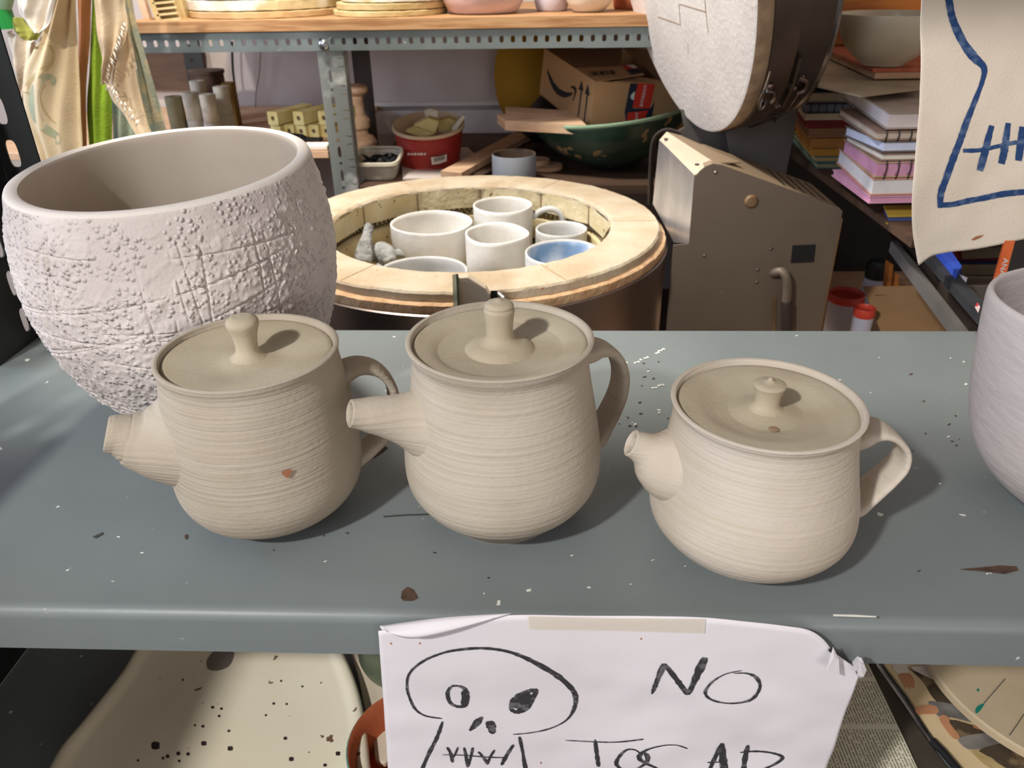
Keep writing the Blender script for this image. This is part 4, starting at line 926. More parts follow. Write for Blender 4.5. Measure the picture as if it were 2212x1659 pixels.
cv = catmull([pb(1670, 592) + V((0, .0, 0)), pb(1674, 583) + V((0, -.010, 0)), pb(1684, 580) + V((0, -.016, 0)), pb(1692, 592) + V((0, -.02, 0)), pb(1694, 615) + V((0, -.02, 0)), pb(1692, 640) + V((0, -.02, 0))], 5)
obj('conduit', tube(cv, .0075, 14), M['box_brown'], side_o)
cv = [pb(1692, 640 + 6 * i) + V((0, -.02, 0)) for i in range(24)]
obj('conduit_sleeve', tube(cv, [(.0095 if i % 2 else .0085) for i in range(24)], 14), M['darkpost'], side_o)
obj('support_strip', prism([pb(1668, 640), pb(1676, 640), pb(1668, 1100), pb(1660, 1100)], (0, -.002, 0)), M['box_edge'], side_o, smooth=0)
obj('legs', box((bl_.x + .01, YB + .02, -.949), (br_.x - .01, YB + DB - .02, -.60)), M['plate_grey'], cb, smooth=0)

# ------------------------------------------------------------------ rear shelving (lower level z=-0.03, upper board on slotted angle)
YF = 1.66
WALLZ = -.03
rs = thing('storage_rack', tuple(P(740, 700, Y=YF)), 'rear storage rack of grey slotted angle with wooden boards along the wall', 'rack')
zb0, zb1 = P(700, 110, Y=YF).z, P(700, 77, Y=YF).z
bh = .030
a_l, a_r = P(300, 95, Y=YF).x, P(1500, 95, Y=YF).x
hp = P(1040, 86, Y=YF).x - P(1015.5, 86, Y=YF).x
ncell = int((a_r - a_l) / hp)
beam = obj('front_beam', join(holed((a_l, YF, zb0), (1, 0, 0), (0, 0, 1), [(hp, .0042, .0062, .017)] * ncell, .0335, -.002),
                              box((a_l, YF, zb0 + .0335), (a_l + ncell * hp, YF + .03, zb0 + .0355))), M['angle'], rs, smooth=30)
obj('beam_joint', box((P(1264, 80, Y=YF).x, YF - .0022, zb0 - .0005), (P(1264, 80, Y=YF).x + .30, YF - .0002, zb0 + .0)), M['angle'], rs, smooth=0)
px_ = P(718, 300, Y=YF + .004).x
zt_ = zb0 + .035
cells = []
zz_ = zt_
pat = [(.018, .0035, .0035), (.030, .0115, .0035), (.018, .003, .003), (.034, .012, .003)]
i = 0; tot = 0
while tot < .85:
    l_, a_, b_ = pat[i % 4]; cells.append((l_, a_, b_, .017)); tot += l_; i += 1
xw0, xw1 = P(686, 125, Y=YF + .004).x, P(741, 125, Y=YF + .004).x
pst = obj('front_post', join(holed((xw0, YF + .004, zt_), (0, 0, -1), (1, 0, 0), [(a, b, c, (xw1 - xw0) * .42) for a, b, c, d in cells], (xw1 - xw0), -.002),
                             box((xw1 - .0005, YF + .004, zt_ - .85), (xw1 + .0015, YF + .040, zt_))), M['angle_worn'], rs, smooth=30)
bp = P(699, 97, Y=YF - .003); obj('bolt', xform(lathe([(0, 0), (.0095, 0), (.0095, .002), (.006, .004), (.0055, .007), (0, .008)], (0, 0, 0), 20), Matrix.Translation(bp) @ Matrix.Rotation(PI / 2, 4, 'X')), M['chrome'], rs)
def upright(x, y, m='shelf_dark'):
    return obj('rear_post', join(holed((x, y, -.6), (0, 0, 1), (1, 0, 0), [(.044, .005, .005, .020)] * 24, .05, .002)), M[m], rs, smooth=0)
upright(P(402, 150, Y=2.20).x, 2.20); 
obj('rear_post', box((P(768, 200, Y=2.02).x, 2.02, -.5), (P(806, 200, Y=2.02).x, 2.024, .5)), M['darkpost'], rs, smooth=0)
ZW = zb0 + .0365
tb_ = obj('top_board', join(box((a_l - .02, YF - .006, ZW), (a_r - .02, YF + .30, ZW + .0215)), box((a_l - .02, YF + .305, ZW), (a_r, YF + .54, ZW + .0215))), M['pine'], rs, smooth=0, bevel=.001)
ZT = ZW + .022
ZL = .046
obj('left_board', box((-1.25, YF, ZL - .015), (xw0 - .002, 2.245, ZL)), M['plank'], rs, smooth=0, bevel=.001)
xl_ = xw1 + .004
obj('lower_board', box((xl_, YF + .004, WALLZ - .022), (.44, 2.245, WALLZ)), M['darkwood'], rs, smooth=0, bevel=.001)
obj('bottom_board', box((-1.25, YF + .1, -.52), (.44, 2.245, -.50)), M['darkwood'], rs, smooth=0)
pw_ = [P(310, 112, Y=2.23), P(440, 112, Y=2.23), P(445, 195, Y=2.23), P(320, 195, Y=2.23)]
tag(obj('wooden_sheet', prism(pw_, (0, .012, 0)), M['darkwood'], smooth=0), 'brown wood panel leaning on the wall behind the dark perforated post', 'panel')
tag(obj('power_cable', tube(catmull([P(501, 90, Y=2.20), P(503, 150, Y=2.20), P(510, 210, Y=2.20), P(509, 245, Y=2.20), P(513, 300, Y=2.18)], 6), .0032, 8), M['blackrub']), 'black cable hanging down the wall under the pine board', 'cable')
tag(obj('thin_wire', tube(catmull([P(563, 110, Y=2.22), P(560, 160, Y=2.22), P(552, 215, Y=2.22), P(556, 290, Y=2.20)], 6), .0012, 6), M['darkpost']), 'thin wire hanging down the wall right of the black cable', 'wire')
# white ledge low on the wall with a beaded top edge
zl_ = P(950, 238, Y=2.235).z
lg = tag(obj('trim_1', join(box((-.55, 2.232, WALLZ), (.6, 2.249, zl_)), box((-.55, 2.228, zl_ + .012), (.6, 2.249, zl_ + .022))), M['walllow'], smooth=0), kind='structure')

# kiln shelves on the pine board
def disc_item(name, px0, px1, ztop, th, m, label, yc=1.845, half=False, group=None, rough=.0006):
    pass
def kdisc(cx_, cy_, z, r, th, m, label, cut=None, group='round kiln shelves stacked on the pine board', sd=1):
    d = (lambda q, zz, a, i: (q + .0015 * noise.noise(V((math.cos(a) * 6, math.sin(a) * 6, zz * 90 + sd))) , zz + .0008 * noise.noise(V((math.cos(a) * 9, math.sin(a) * 9, sd)))))
    vf = lathe([(0, 0), (r - .001, 0), (r, .001), (r, th - .0015), (r - .0015, th), (0, th)], (cx_, cy_, z), 128, disp=d)
    return tag(obj('kiln_shelf', vf, M[m]), label, 'kiln shelf', group)
d0, d1 = P(429, 40, Y=1.87), P(752, 40, Y=1.87)
cxk = (d0.x + d1.x) / 2; rk = (d1.x - d0.x) / 2
zz_ = ZT + .0002
for k, (th, m, dx_, lb) in enumerate([(.0120, 'kshelf_tan', .004, 'thin tan round kiln shelf at the bottom of the left stack'), (.0185, 'kshelf_white', -.001, 'round kiln shelf with white wash, second from the bottom of the left stack'),
        (.0175, 'kshelf', 0, 'chipped cream round kiln shelf, third from the bottom of the left stack'), (.016, 'kshelf_tan', .002, 'topmost round kiln shelf of the left stack, cut by the photo top')]):
    kdisc(cxk + dx_, YF + rk + .012 + (.004 if k else 0), zz_, rk - (.002 if k else 0), th, m, lb, sd=k * 7); zz_ += th + .0018
rk2 = .118
c0_ = P(848, 45, Y=1.80); zz_ = ZT + .0002
for k, (th, m, dx_, lb) in enumerate([(.0100, 'kshelf', 0, 'cream disc at the bottom of the second stack, left of the pink pot'), (.0120, 'kshelf', .004, 'cream disc second from the bottom, left of the pink pot'), (.0100, 'kshelf_white', .012, 'washed disc third from the bottom, left of the pink pot'), (.012, 'kshelf', .009, 'cream disc near the photo top, left of the pink pot')]):
    kdisc(c0_.x + dx_, YF + rk2 + .010, zz_, rk2 - k * .004, th, m, lb, group='small kiln discs beside the pink pot', sd=30 + k * 5); zz_ += th + .0016
def jar(name, x0, x1, y_, Yc, prof, m, label, cat='pot', base=None, n=64, m2=None, squash=1.):
    """vessel standing on the pine board, widest between pixel x0 and x1 at row y_"""
    a, b = P(x0, y_, Y=Yc), P(x1, y_, Y=Yc); r = (b.x - a.x) / 2; cx_ = (a.x + b.x) / 2
    z0 = ZT + .0004 if base is None else base
    pr = [(0, 0)] + list(zip(interp([p[0] * r for p in prof], 5), interp([p[1] for p in prof], 5)))
    return tag(obj(name, lathe(pr, (cx_, Yc, z0), n), M[m], smooth=60), label, cat)
jar('pink_pot', 950, 1138, 0, 1.765, [(.72, 0), (.80, .004), (.92, .022), (.99, .045), (1, .06), (.97, .085), (.90, .10), (.87, .10), (.9, .08), (.6, .02), (.01, .01)], 'pinkclay', 'pink bisque pot with a grey smear on the pine board, right of kiln discs')
jar('lilac_pot', 1152, 1232, 0, 1.80, [(.78, 0), (.84, .004), (.95, .02), (1, .05), (1, .08), (.92, .08), (.8, .02), (.01, .01)], 'lilac', 'small lilac pot on the pine board between pink and cream pots')
jar('cream_pot', 1217, 1328, 0, 1.75, [(.50, 0), (.60, .002), (.82, .014), (.96, .032), (1, .05), (.96, .07), (.88, .08), (.84, .08), (.8, .05), (.5, .015), (.01, .01)], 'creampot', 'round cream bisque pot on the pine board, right of the lilac pot')
jar('terracotta_pot', 1322, 1400, 0, 1.84, [(.8, 0), (.9, .004), (1, .04), (1, .09), (.9, .09), (.8, .03), (.01, .01)], 'terracotta', 'terracotta pot on the pine board behind the standing kiln lid')
# leaning slabs at the left end of the pine board
def lean(name, pts, Y, th, m, label, cat, slots=None):
    t = thing(name, tuple(P(*pts[2], Y=Y)), label, cat)
    o = obj('slab', prism([P(x, y, Y=Y) for x, y in pts], (0, th, 0)), M[m], t, smooth=0, bevel=.0008)
    return t, o
t, o = lean('slotted_brick', [(308, -30), (325, -30), (352, 62), (342, 60)], 1.70, .05, 'kshelf', 'cream grooved kiln brick leaning at the left end of the pine board', 'brick')
base_pts = [(322, -28), (372, -28), (393, 40), (352, 60)]
t = thing('grooved_brick', tuple(P(370, 55, Y=1.70)), 'cream brick with a row of dark slots leaning on the pine board', 'brick')
# comb brick: solid back plus teeth
bk = lambda x, y, Yv: P(x, y, Y=Yv)
obj('back', prism([bk(x, y, 1.706) for x, y in [(310, -40), (358, -40), (388, 48), (345, 60)]], (0, .03, 0)), M['kshelf'], t, smooth=0)
for k in range(8):
    y0 = -34 + k * 12.2; xs = 312 + (y0 + 34) * .40
    obj('tooth', hexa([bk(xs + 2, y0 + 8, 1.690), bk(xs + 50, y0 + 3, 1.690), bk(xs + 50, y0 + 3, 1.706), bk(xs + 2, y0 + 8, 1.706), bk(xs + 2, y0 + 3, 1.690), bk(xs + 50, y0 - 2, 1.690), bk(xs + 50, y0 - 2, 1.706), bk(xs + 2, y0 + 3, 1.706)]), M['kshelf'], t, smooth=0)
obj('side_rail', prism([bk(x, y, 1.690) for x, y in [(306, -40), (315, -40), (352, 55), (342, 61)]], (0, .016, 0)), M['kshelf'], t, smooth=0)
t, o = lean('plain_brick', [(352, -30), (385, -30), (404, 47), (388, 53)], 1.735, .03, 'kshelf', 'plain cream slab leaning just right of the slotted brick', 'slab')
t, o = lean('tan_slab', [(380, -30), (428, -30), (430, 46), (406, 50)], 1.76, .03, 'kshelf_tan', 'tan slab leaning against the left stack of kiln shelves', 'slab')
t, o = lean('leaning_stick', [(285, -30), (302, -30), (328, 56), (316, 60)], 1.74, .015, 'plank', 'narrow wooden slat leaning at the far left of the pine board', 'slat')

# kiln props on the left board
def cyl(px, py0, py1, rpx, Y, m, label, group='white cylindrical kiln props in stacks'):
    a = P(px, py1, Y=Y); top_ = P(px, py0, Y=Y); s = (a - CAM).dot(FWD) / FPX; r = rpx * s
    return a, top_, r
def cylprop(x, Y, r, z0, h, m, label):
    return tag(obj('kiln_prop', lathe([(0, 0), (r - .0008, 0), (r, .0012), (r, h - .0012), (r - .0008, h), (r * .35, h), (r * .35, h - .01), (0, h - .01)], (x, Y, z0), 32), M[m], smooth=40), label, 'kiln prop', 'cylindrical kiln props stacked on the left board')
sc_ = (P(430, 250, Y=1.80) - CAM).dot(FWD) / FPX
for (px, Yc, stack, m, who) in ((378, 1.80, [.092], 'kcylg', 'olive, leftmost'), (417, 1.80, [.042, .058], 'kcyl', 'front, second from the left'), (452, 1.78, [.040, .058], 'kcyl', 'front, third from the left'),
        (484, 1.85, [.045, .060], 'kcyl', 'rear, far right'), (436, 1.89, [.052, .06], 'kcyl', 'rear, in the middle')):
    x_ = P(px, 230, Y=Yc).x; z_ = ZL + .0003
    for j, h in enumerate(stack):
        nm = 'whole tall' if len(stack) == 1 else ('lower' if j == 0 else 'upper')
        cylprop(x_, Yc, 18 * sc_ * (.93 if j else 1), z_, h, m, nm + ' cylindrical kiln prop, ' + who + ' of the props on the left board'); z_ += h + .0004
x_ = P(452, 190, Y=2.02).x
tag(obj('wood_tin', lathe([(0, 0), (.040, 0), (.040, .112), (.043, .113), (.043, .120), (0, .120)], (x_, 2.02, ZL + .0003), 40), M['darkwood']), 'brown lidded canister behind the white cylindrical kiln props', 'canister')
tag(obj('yellow_box', box((P(484, 200, Y=1.95).x, 1.94, ZL + .0003), (P(505, 200, Y=1.95).x, 1.97, ZL + .10)), mat('ochre_block', (128, 100, 40), .8), smooth=0), 'narrow ochre block behind the right kiln prop, by the black cable', 'block')
def sqpost(x, Y, z, s, ln_, ang, label, grp):
    t = thing('square_post', (x, Y, z), label, 'kiln post', grp)
    h = s / 2; K = 12; c_ = .0022
    sec = [(-h + c_, 0), (h - c_, 0), (h, c_), (h, s - c_), (h - c_, s), (-h + c_, s), (-h, s - c_), (-h, c_)]
    n_ = len(sec); hole = [(s * .19 * math.cos(a), h + s * .19 * math.sin(a)) for a in [2 * PI * k / n_ - PI * 5 / 8 for k in range(n_)]]
    vs = [V((a, 0, b)) for a, b in sec] + [V((a, 0, b)) for a, b in hole] + [V((a, .02, b)) for a, b in hole] + [V((a, ln_, b)) for a, b in sec]
    fs = []
    for i in range(n_):
        j = (i + 1) % n_; fs += [(i, j, n_ + j, n_ + i), (n_ + i, n_ + j, 2 * n_ + j, 2 * n_ + i), (j, i, 3 * n_ + i, 3 * n_ + j)]
    fs += [tuple(2 * n_ + i for i in range(n_)), tuple(3 * n_ + i for i in range(n_ - 1, -1, -1))]
    R_ = Matrix.Translation(V((x, Y, z))) @ Matrix.Rotation(ang, 4, 'Z')
    obj('prism', xform((vs, fs), R_), M['kpost'], t, smooth=0)
    hm = Matrix.Translation(V((x, Y, z))) @ Matrix.Rotation(ang, 4, 'Z')
    obj('bore', xform(prism([V((a, .004, b)) for a, b in hole], (0, .001, 0)), hm), M['tapeinside'], t, smooth=0)
ys_ = 1.80; sP = .0275
xs0 = P(594, 270, Y=ys_).x
ord5 = ['leftmost', 'second from left', 'middle', 'fourth from left', 'rightmost']
for k in range(5):
    sqpost(xs0 + k * (sP + .0012), ys_ + (.004 if k == 1 else 0), ZL + .0003, sP, .11, math.radians(-22), ord5[k] + ' of the five square kiln posts lying in the bottom row', 'square kiln posts piled beside the rack post')
for k, (o_, nm) in enumerate(((0.0, 'left'), (2.05, 'middle'), (4.05, 'right'))):
    sqpost(xs0 + o_ * (sP + .001) - .001, ys_ - .006, ZL + .0003 + sP + .0012, sP * 1.05, .12, math.radians(-24), nm + ' square kiln post of the three lying on the top row', 'square kiln posts piled beside the rack post')
# grooved yellow prop lying in front
g0 = P(470, 277, Y=1.725); t = thing('grooved_prop', (g0.x, 1.725, ZL), 'yellow grooved kiln prop lying in front of the white cylinders', 'kiln prop')
gm = Matrix.Translation(V((g0.x, 1.725, ZL + .0004))) @ Matrix.Rotation(math.radians(12), 4, 'Z')
obj('bar', xform(join(box((0, 0, 0), (.088, .03, .010)), box((0, .006, .010), (.088, .03, .018)), box((0, 0, .018), (.088, .03, .028))), gm), M['kpost'], t, smooth=0, bevel=.0012)
# tool pouch, pliers, white strip
cpt = P(605, 290, Y=1.745)
def pouch(r, z, a, i): return r * (1 + .10 * math.sin(3 * a) + .05 * math.sin(7 * a)), z + .003 * math.sin(4 * a) * (z > .002)
tag(obj('dark_pouch', lathe([(0, .0004), (.052, .0004), (.056, .006), (.046, .014), (.02, .018), (0, .017)], (cpt.x, 1.745, ZL), 40, disp=pouch, squash=.5), M['black'], smooth=60), 'shiny dark plastic pouch in front of the square kiln posts', 'pouch')
pl = thing('pliers', tuple(P(670, 293, Y=1.74)), 'dark pliers lying between the pouch and the rack post', 'pliers')
obj('jaws', tube([V((P(628, 288, Y=1.74).x, 1.745, ZL + .007)), V((P(648, 290, Y=1.74).x, 1.745, ZL + .007))], [(.003, .004), (.006, .005)], 10), M['darkbits'], pl)
for s in (-1, 1): obj('grip', tube([V((P(648, 290, Y=1.74).x, 1.745, ZL + .007)), V((P(668, 292, Y=1.74).x, 1.745 + s * .008, ZL + .007)), V((P(694, 298, Y=1.74).x, 1.74 + s * .010, ZL + .007))], [(.003, .004)] * 3, 10), M['black'], pl)
tag(obj('white_strip', box((P(652, 310, Y=1.67).x, 1.663, ZL + .0003), (xw0 - .003, 1.70, ZL + .011)), M['whitecloth'], smooth=0, bevel=.003), 'short white strip on the front edge of the left board beside the post', 'strip')

# spindle
x_ = P(768, 240, Y=1.90).x
zt2 = P(768, 182, Y=1.90).z; h_ = zt2 - WALLZ
SP = [(0, 0), (.040, 0), (.042, .02), (.044, .26), (.036, .33), (.026, .36), (.024, .42), (.030, .45), (.032, .55), (.024, .60), (.021, .64), (.021, .86), (.029, .88), (.033, .91), (.033, .96), (.027, .985), (.012, 1), (0, 1)]
tag(obj('wooden_spindle', lathe([(a, b * h_ + .0004) for a, b in SP], (x_, 1.90, WALLZ), 48), M['plank']), 'turned pale wooden spindle with a flat knob, right of the rack post', 'spindle')

# plastic tub of small dark tools
bc = P(818, 335, Y=1.745); zr = bc.z
tb = thing('plastic_tub', (bc.x, 1.745, WALLZ), 'cloudy square plastic tub filled with small dark metal bits', 'tub')
def sqr(r, z, a, i):
    c, s = math.cos(a), math.sin(a); k = (abs(c) ** 5 + abs(s) ** 5) ** (-1 / 5); return r * k, z + .16 * r * k * s * max(0, z) / .05
hz = zr - WALLZ
obj('wall', lathe([(0, .001), (.034, .001), (.037, .004), (.046, hz - .008), (.0445, hz - .008), (.035, .005), (0, .004)], (bc.x, 1.745, WALLZ), 64, disp=sqr), M['clearbox'], tb)
obj('rim', lathe([(.0445, hz - .009), (.050, hz - .009), (.0515, hz - .006), (.051, hz + .001), (.048, hz + .002), (.0445, hz)], (bc.x, 1.745, WALLZ), 64, disp=sqr), M['clearrim'], tb)
rr = random.Random(3)
for k in range(46):
    yy_ = rr.uniform(-.032, .032); p = V((bc.x + rr.uniform(-.032, .032), 1.745 + yy_, WALLZ + hz - .013 + yy_ * .16 + rr.uniform(-.004, .004)))
    d_ = V((rr.uniform(-1, 1), rr.uniform(-1, 1), rr.uniform(-.4, .4))).normalized() * rr.uniform(.007, .016)
    tag(obj('metal_bit', tube([p - d_, p, p + d_], [(.002, .0015), (.0042, .003), (.002, .0015)], 6, sq=3), M['chrome' if k % 11 == 5 else 'darkbits']), 'small dark metal bit heaped in the cloudy plastic tub', 'metal bit', 'small metal bits in the plastic tub')
# red tub with brick shards
rc, rrad = P(922, 262, Y=1.86), 0
a_, b_ = P(847, 268, Y=1.86), P(1003, 268, Y=1.86); rrad = (b_.x - a_.x) / 2; rcx = (a_.x + b_.x) / 2; rz = P(922, 268, Y=1.86).z
lean_ = lambda q_, z_, a_, i_: (q_, z_ + .17 * q_ * math.sin(a_) * z_ / hz)
ru = thing('red_tub', (rcx, 1.86, WALLZ), 'round red plastic tub with a barcode label, filled with brick shards', 'tub')
hz = rz - WALLZ
pr = [(0, .001), (rrad * .80, .001), (rrad * .83, .004)]
for k in range(10): z_ = .008 + (hz * .80 - .008) * k / 9; pr += [(rrad * (.83 + .11 * k / 9), z_), (rrad * (.83 + .11 * k / 9) - .0008, z_ + .002)]
pr += [(rrad * .955, hz * .86), (rrad * .965, hz * .93)]
obj('body', lathe(pr, (rcx, 1.86, WALLZ), 96, disp=lean_), M['redtub'], ru)
obj('rim', lathe([(rrad * .96, hz * .93), (rrad * 1.0, hz * .935), (rrad, hz), (rrad * .97, hz + .002), (rrad * .94, hz - .001), (rrad * .80, hz * .5), (0, hz * .45)], (rcx, 1.86, WALLZ), 96, disp=lean_), M['tubrim'], ru)
def onred(px, py, off=.0008):
    d = ray(px, py); R_ = rrad * .925 + off; ox, oy = CAM.x - rcx, CAM.y - 1.86; a = d.x ** 2 + d.y ** 2; b = 2 * (ox * d.x + oy * d.y); c = ox * ox + oy * oy - R_ * R_
    return CAM + d * ((-b - math.sqrt(max(0, b * b - 4 * a * c))) / 2 / a)
def patch(px, m, name, off=.0008): q = [onred(x, y, off) for x, y in px]; obj(name, (q, [tuple(range(len(q)))]), M[m], ru, smooth=0)
patch([(931, 340), (948, 338), (965, 333), (965, 348), (948, 354), (933, 356)], 'label_white', 'barcode_label', .004)
for k in range(7): x = 938 + k * 3.4; patch([(x, 341 - k * .9), (x + 1.6, 340.5 - k * .9), (x + 1.6, 350 - k * .9), (x, 350.5 - k * .9)], 'ink', 'barcode_line', .0046)
for k in range(6):   # white worn lettering, not legible in the photo
    x = 880 + k * 7; patch([(x, 331 + (k % 2)), (x + 5, 330), (x + 5, 335), (x, 336 - (k % 2))], 'label_white', 'worn_lettering', .004)
sh_ = [([(893, 272), (925, 255), (948, 262), (940, 288), (905, 290)], 1.84, .02, 'leaning flat'), ([(915, 240), (930, 235), (946, 240), (942, 278), (925, 268)], 1.86, .012, 'pale upright'), ([(944, 262), (968, 255), (985, 262), (972, 284), (948, 284)], 1.87, .02, 'yellow'), ([(876, 284), (900, 276), (938, 290), (910, 296)], 1.83, .015, 'low broken'), ([(975, 280), (1000, 248), (1004, 252), (984, 285)], 1.84, .008, 'thin white')]
for k, (pts, Yv, th, nm) in enumerate(sh_):
    tag(obj('brick_shard', prism([P(x, y, Y=Yv) for x, y in pts], (0, th, .003)), M['kpost' if k in (0, 2, 3) else 'kcyl'], smooth=0), nm + ' brick shard in the round red tub', 'brick shard', 'brick shards in the red tub')
tag(obj('white_tile', prism([P(x, y, z=WALLZ + .004) for x, y in [(870, 385), (1010, 385), (1040, 345), (1010, 318), (900, 318), (868, 345)]], (0, 0, -.0035)), M['wall'], smooth=0), 'grey-white board lying under the round red tub', 'board')
# planks, roll, small discs on the lower board
def plankbar(name, a, b, wd_, th, m, label, cat='plank', z=WALLZ):
    a, b = V(a), V(b); t = (b - a).normalized(); s = V((-t.y, t.x, 0)) * wd_ / 2
    return tag(obj(name, hexa([a - s, b - s, b + s, a + s, a - s + V((0, 0, th)), b - s + V((0, 0, th)), b + s + V((0, 0, th)), a + s + V((0, 0, th))]), M[m], smooth=0, bevel=.0008), label, cat)
plankbar('plank', P(975, 385, z=WALLZ + .012), P(1150, 288, z=WALLZ + .012), .050, .014, 'plank', 'raw wooden plank running back diagonally from the kiln, left of the roll')
plankbar('batten', P(1030, 385, z=WALLZ + .001), P(1170, 310, z=WALLZ + .001), .03, .009, 'darkwood', 'dark batten lying beside the raw plank, behind the roll')
rc = P(1110, 333, Y=1.70); rL, rR = P(1063, 333, Y=1.70), P(1158, 333, Y=1.70); r_ = (rR.x - rL.x) / 2; hz = rc.z - WALLZ
ro = thing('open_roll', (rc.x, 1.70, WALLZ), 'blue-grey cardboard tube standing open behind the kiln rim', 'tube')
obj('outside', lathe([(r_ * .97, .001), (r_, .002), (r_, hz), (r_ * .985, hz + .002)], (rc.x, 1.70, WALLZ), 72), M['tape_blue'], ro)
obj('inside', lathe([(r_ * .985, hz + .002), (r_ * .93, hz + .001), (r_ * .92, hz - .004), (r_ * .90, .012), (0, .010)], (rc.x, 1.70, WALLZ), 72), M['tapeinside'], ro)
c = P(1180, 358, z=WALLZ + .01); tag(obj('wood_round', lathe([(0, 0), (.036, 0), (.038, .002), (.038, .008), (.036, .010), (0, .010)], (c.x, c.y + .01, WALLZ + .0005), 48), M['plank']), 'small pale wooden round lying right of the blue-grey tube', 'disc')
c = P(1150, 345, z=WALLZ + .03); tag(obj('wood_ring', lathe([(0, 0), (.026, 0), (.027, .002), (.027, .02), (0, .02)], (c.x + .012, c.y + .05, WALLZ + .0005), 40), M['plank']), 'pale wooden puck behind the blue-grey tube', 'disc')
# mustard disc leaning on the wall
mc = P(1172, 170, Y=2.10); rm = (P(1172, 170, Y=2.10).x - P(1068, 170, Y=2.10).x) * 1.02
MM = Matrix.Translation(V((mc.x, 2.14, WALLZ + .001 + rm * 1.26))) @ Matrix.Rotation(math.radians(82), 4, 'X')
tag(obj('mustard_disc', xform(lathe([(0, 0), (rm, 0), (rm, .006), (0, .006)], (0, 0, 0), 96, squash=1.28), MM), M['mustard'], smooth=30), 'large mustard-yellow oval disc leaning on the wall behind the carton', 'disc')
tag(obj('dark_bag', xform(lathe([(0, 0), (.06, 0), (.085, .02), (.08, .06), (.04, .10), (0, .11)], (0, 0, 0), 32), Matrix.Translation(V((P(1200, 220, Y=1.99).x, 1.99, WALLZ + .03)))), M['black'], smooth=60), 'dark bag behind the wooden sticks and the carton', 'bag')
# green glazed basin
gL, gR = P(1146, 268, Y=1.85), P(1486, 240, Y=1.85); gr = (gR.x - gL.x) / 2; gcx = (gL.x + gR.x) / 2; gz = .108
gb = thing('glazed_basin', (gcx, 1.85, WALLZ), 'big dark green glazed basin with tan specks, holding the cardboard carton', 'basin')
def tilt(r, z, a, i): return r, z + .10 * (r * math.cos(a)) * (z / gz) * .9
GP = [(0, .001), (.26, .001), (.33, .004), (.52, .020), (.74, .048), (.90, .080), (.985, .110), (1, .118)]
obj('outside', lathe([(a * gr, b) for a, b in zip(interp([g[0] for g in GP], 6), interp([g[1] for g in GP], 6))], (gcx, 1.85, WALLZ), 128, disp=tilt), M['greenbowl'], gb, smooth=60)
obj('rim', lathe([(gr, .118), (gr * 1.012, .122), (gr * 1.005, .126), (gr * .975, .125), (gr * .965, .119)], (gcx, 1.85, WALLZ), 128, disp=tilt), M['greenrim'], gb, smooth=60)
obj('inside', lathe([(gr * .966, .119), (gr * .86, .080), (gr * .66, .040), (gr * .4, .018), (0, .012)], (gcx, 1.85, WALLZ), 96, disp=tilt), M['greenbowl'], gb, smooth=60)
# carton
A_, B_, C_, D_ = P(1273, 291, Y=1.73), P(1286, 176, Y=1.745), P(1176, 104, Y=1.94), P(1165, 203, Y=1.93)
R1, R2 = P(1476, 288, Y=1.80), P(1496, 184, Y=1.815)
F1 = R1 + (D_ - A_); F2 = R2 + (C_ - B_)
ct = thing('carton', tuple(A_), 'open brown shipping carton with black smile arrow and red tape, in the green basin', 'carton')
e1, e2 = (R1 - A_).normalized(), (D_ - A_).normalized(); n1 = e1.cross(B_ - A_).normalized(); n2 = (B_ - A_).cross(e2).normalized()
if n1.dot(CAM - A_) < 0: n1 = -n1
if n2.dot(CAM - A_) < 0: n2 = -n2
def wallp(name, q, nrm, m='cardboard'): return obj(name, prism([V(p) for p in q], nrm * -.003), M[m], ct, smooth=0)
w1 = wallp('front_wall', [A_, R1, R2, B_], n1); w2 = wallp('side_wall', [D_, A_, B_, C_], n2)
w3 = wallp('back_wall', [D_, F1, F2, C_], -n1); w4 = wallp('end_wall', [R1, F1, F2, R2], -n2); wallp('bottom', [A_, R1, F1, D_], (A_ - B_).normalized())
def TF(px, py): # point on the plane through B,C and the flap direction
    n = (C_ - B_).cross(P(1390, 165, Y=1.80) - B_).normalized(); d = ray(px, py); return CAM + d * ((B_ - CAM).dot(n) / d.dot(n))
f1 = obj('side_flap', prism([B_, TF(1392, 160), TF(1360, 140), TF(1242, 147)], V((0, 0, -.002))), M['cardboard'], ct, smooth=0)
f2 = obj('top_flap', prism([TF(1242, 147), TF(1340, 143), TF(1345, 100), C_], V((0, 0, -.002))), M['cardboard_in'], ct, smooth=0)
f3 = obj('front_flap', prism([P(1325, 178, Y=1.76) + V((0, 0, .002)), P(1455, 181, Y=1.80), P(1420, 172, Y=1.84), P(1380, 166, Y=1.84)], V((0, 0, -.002))), M['cardboard'], ct, smooth=0)
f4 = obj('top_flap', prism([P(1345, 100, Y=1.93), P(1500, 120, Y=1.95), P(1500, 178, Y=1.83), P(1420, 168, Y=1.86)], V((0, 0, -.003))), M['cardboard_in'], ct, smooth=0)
def onpl(px, py, base, nrm, off=.0006):
    d = ray(px, py); return CAM + d * ((base - CAM).dot(nrm) / d.dot(nrm)) + nrm * off
def decal(pts, nrm, base, m, name, par, off=.0006):
    q = [onpl(x, y, base, nrm, off) for x, y in pts]; obj(name, prism(q, nrm * .0003), M[m], par, smooth=0)
def s7(p): return [(1050 + x / 4.9156, 100 + y / 4.9156) for x, y in p]
decal(s7([(655, 240), (680, 300), (720, 380), (780, 450), (850, 487), (900, 492), (925, 487), (915, 515), (870, 540), (820, 545), (760, 515), (710, 450), (675, 360), (652, 280)]), n2, A_, 'ink', 'smile_mark', w2)
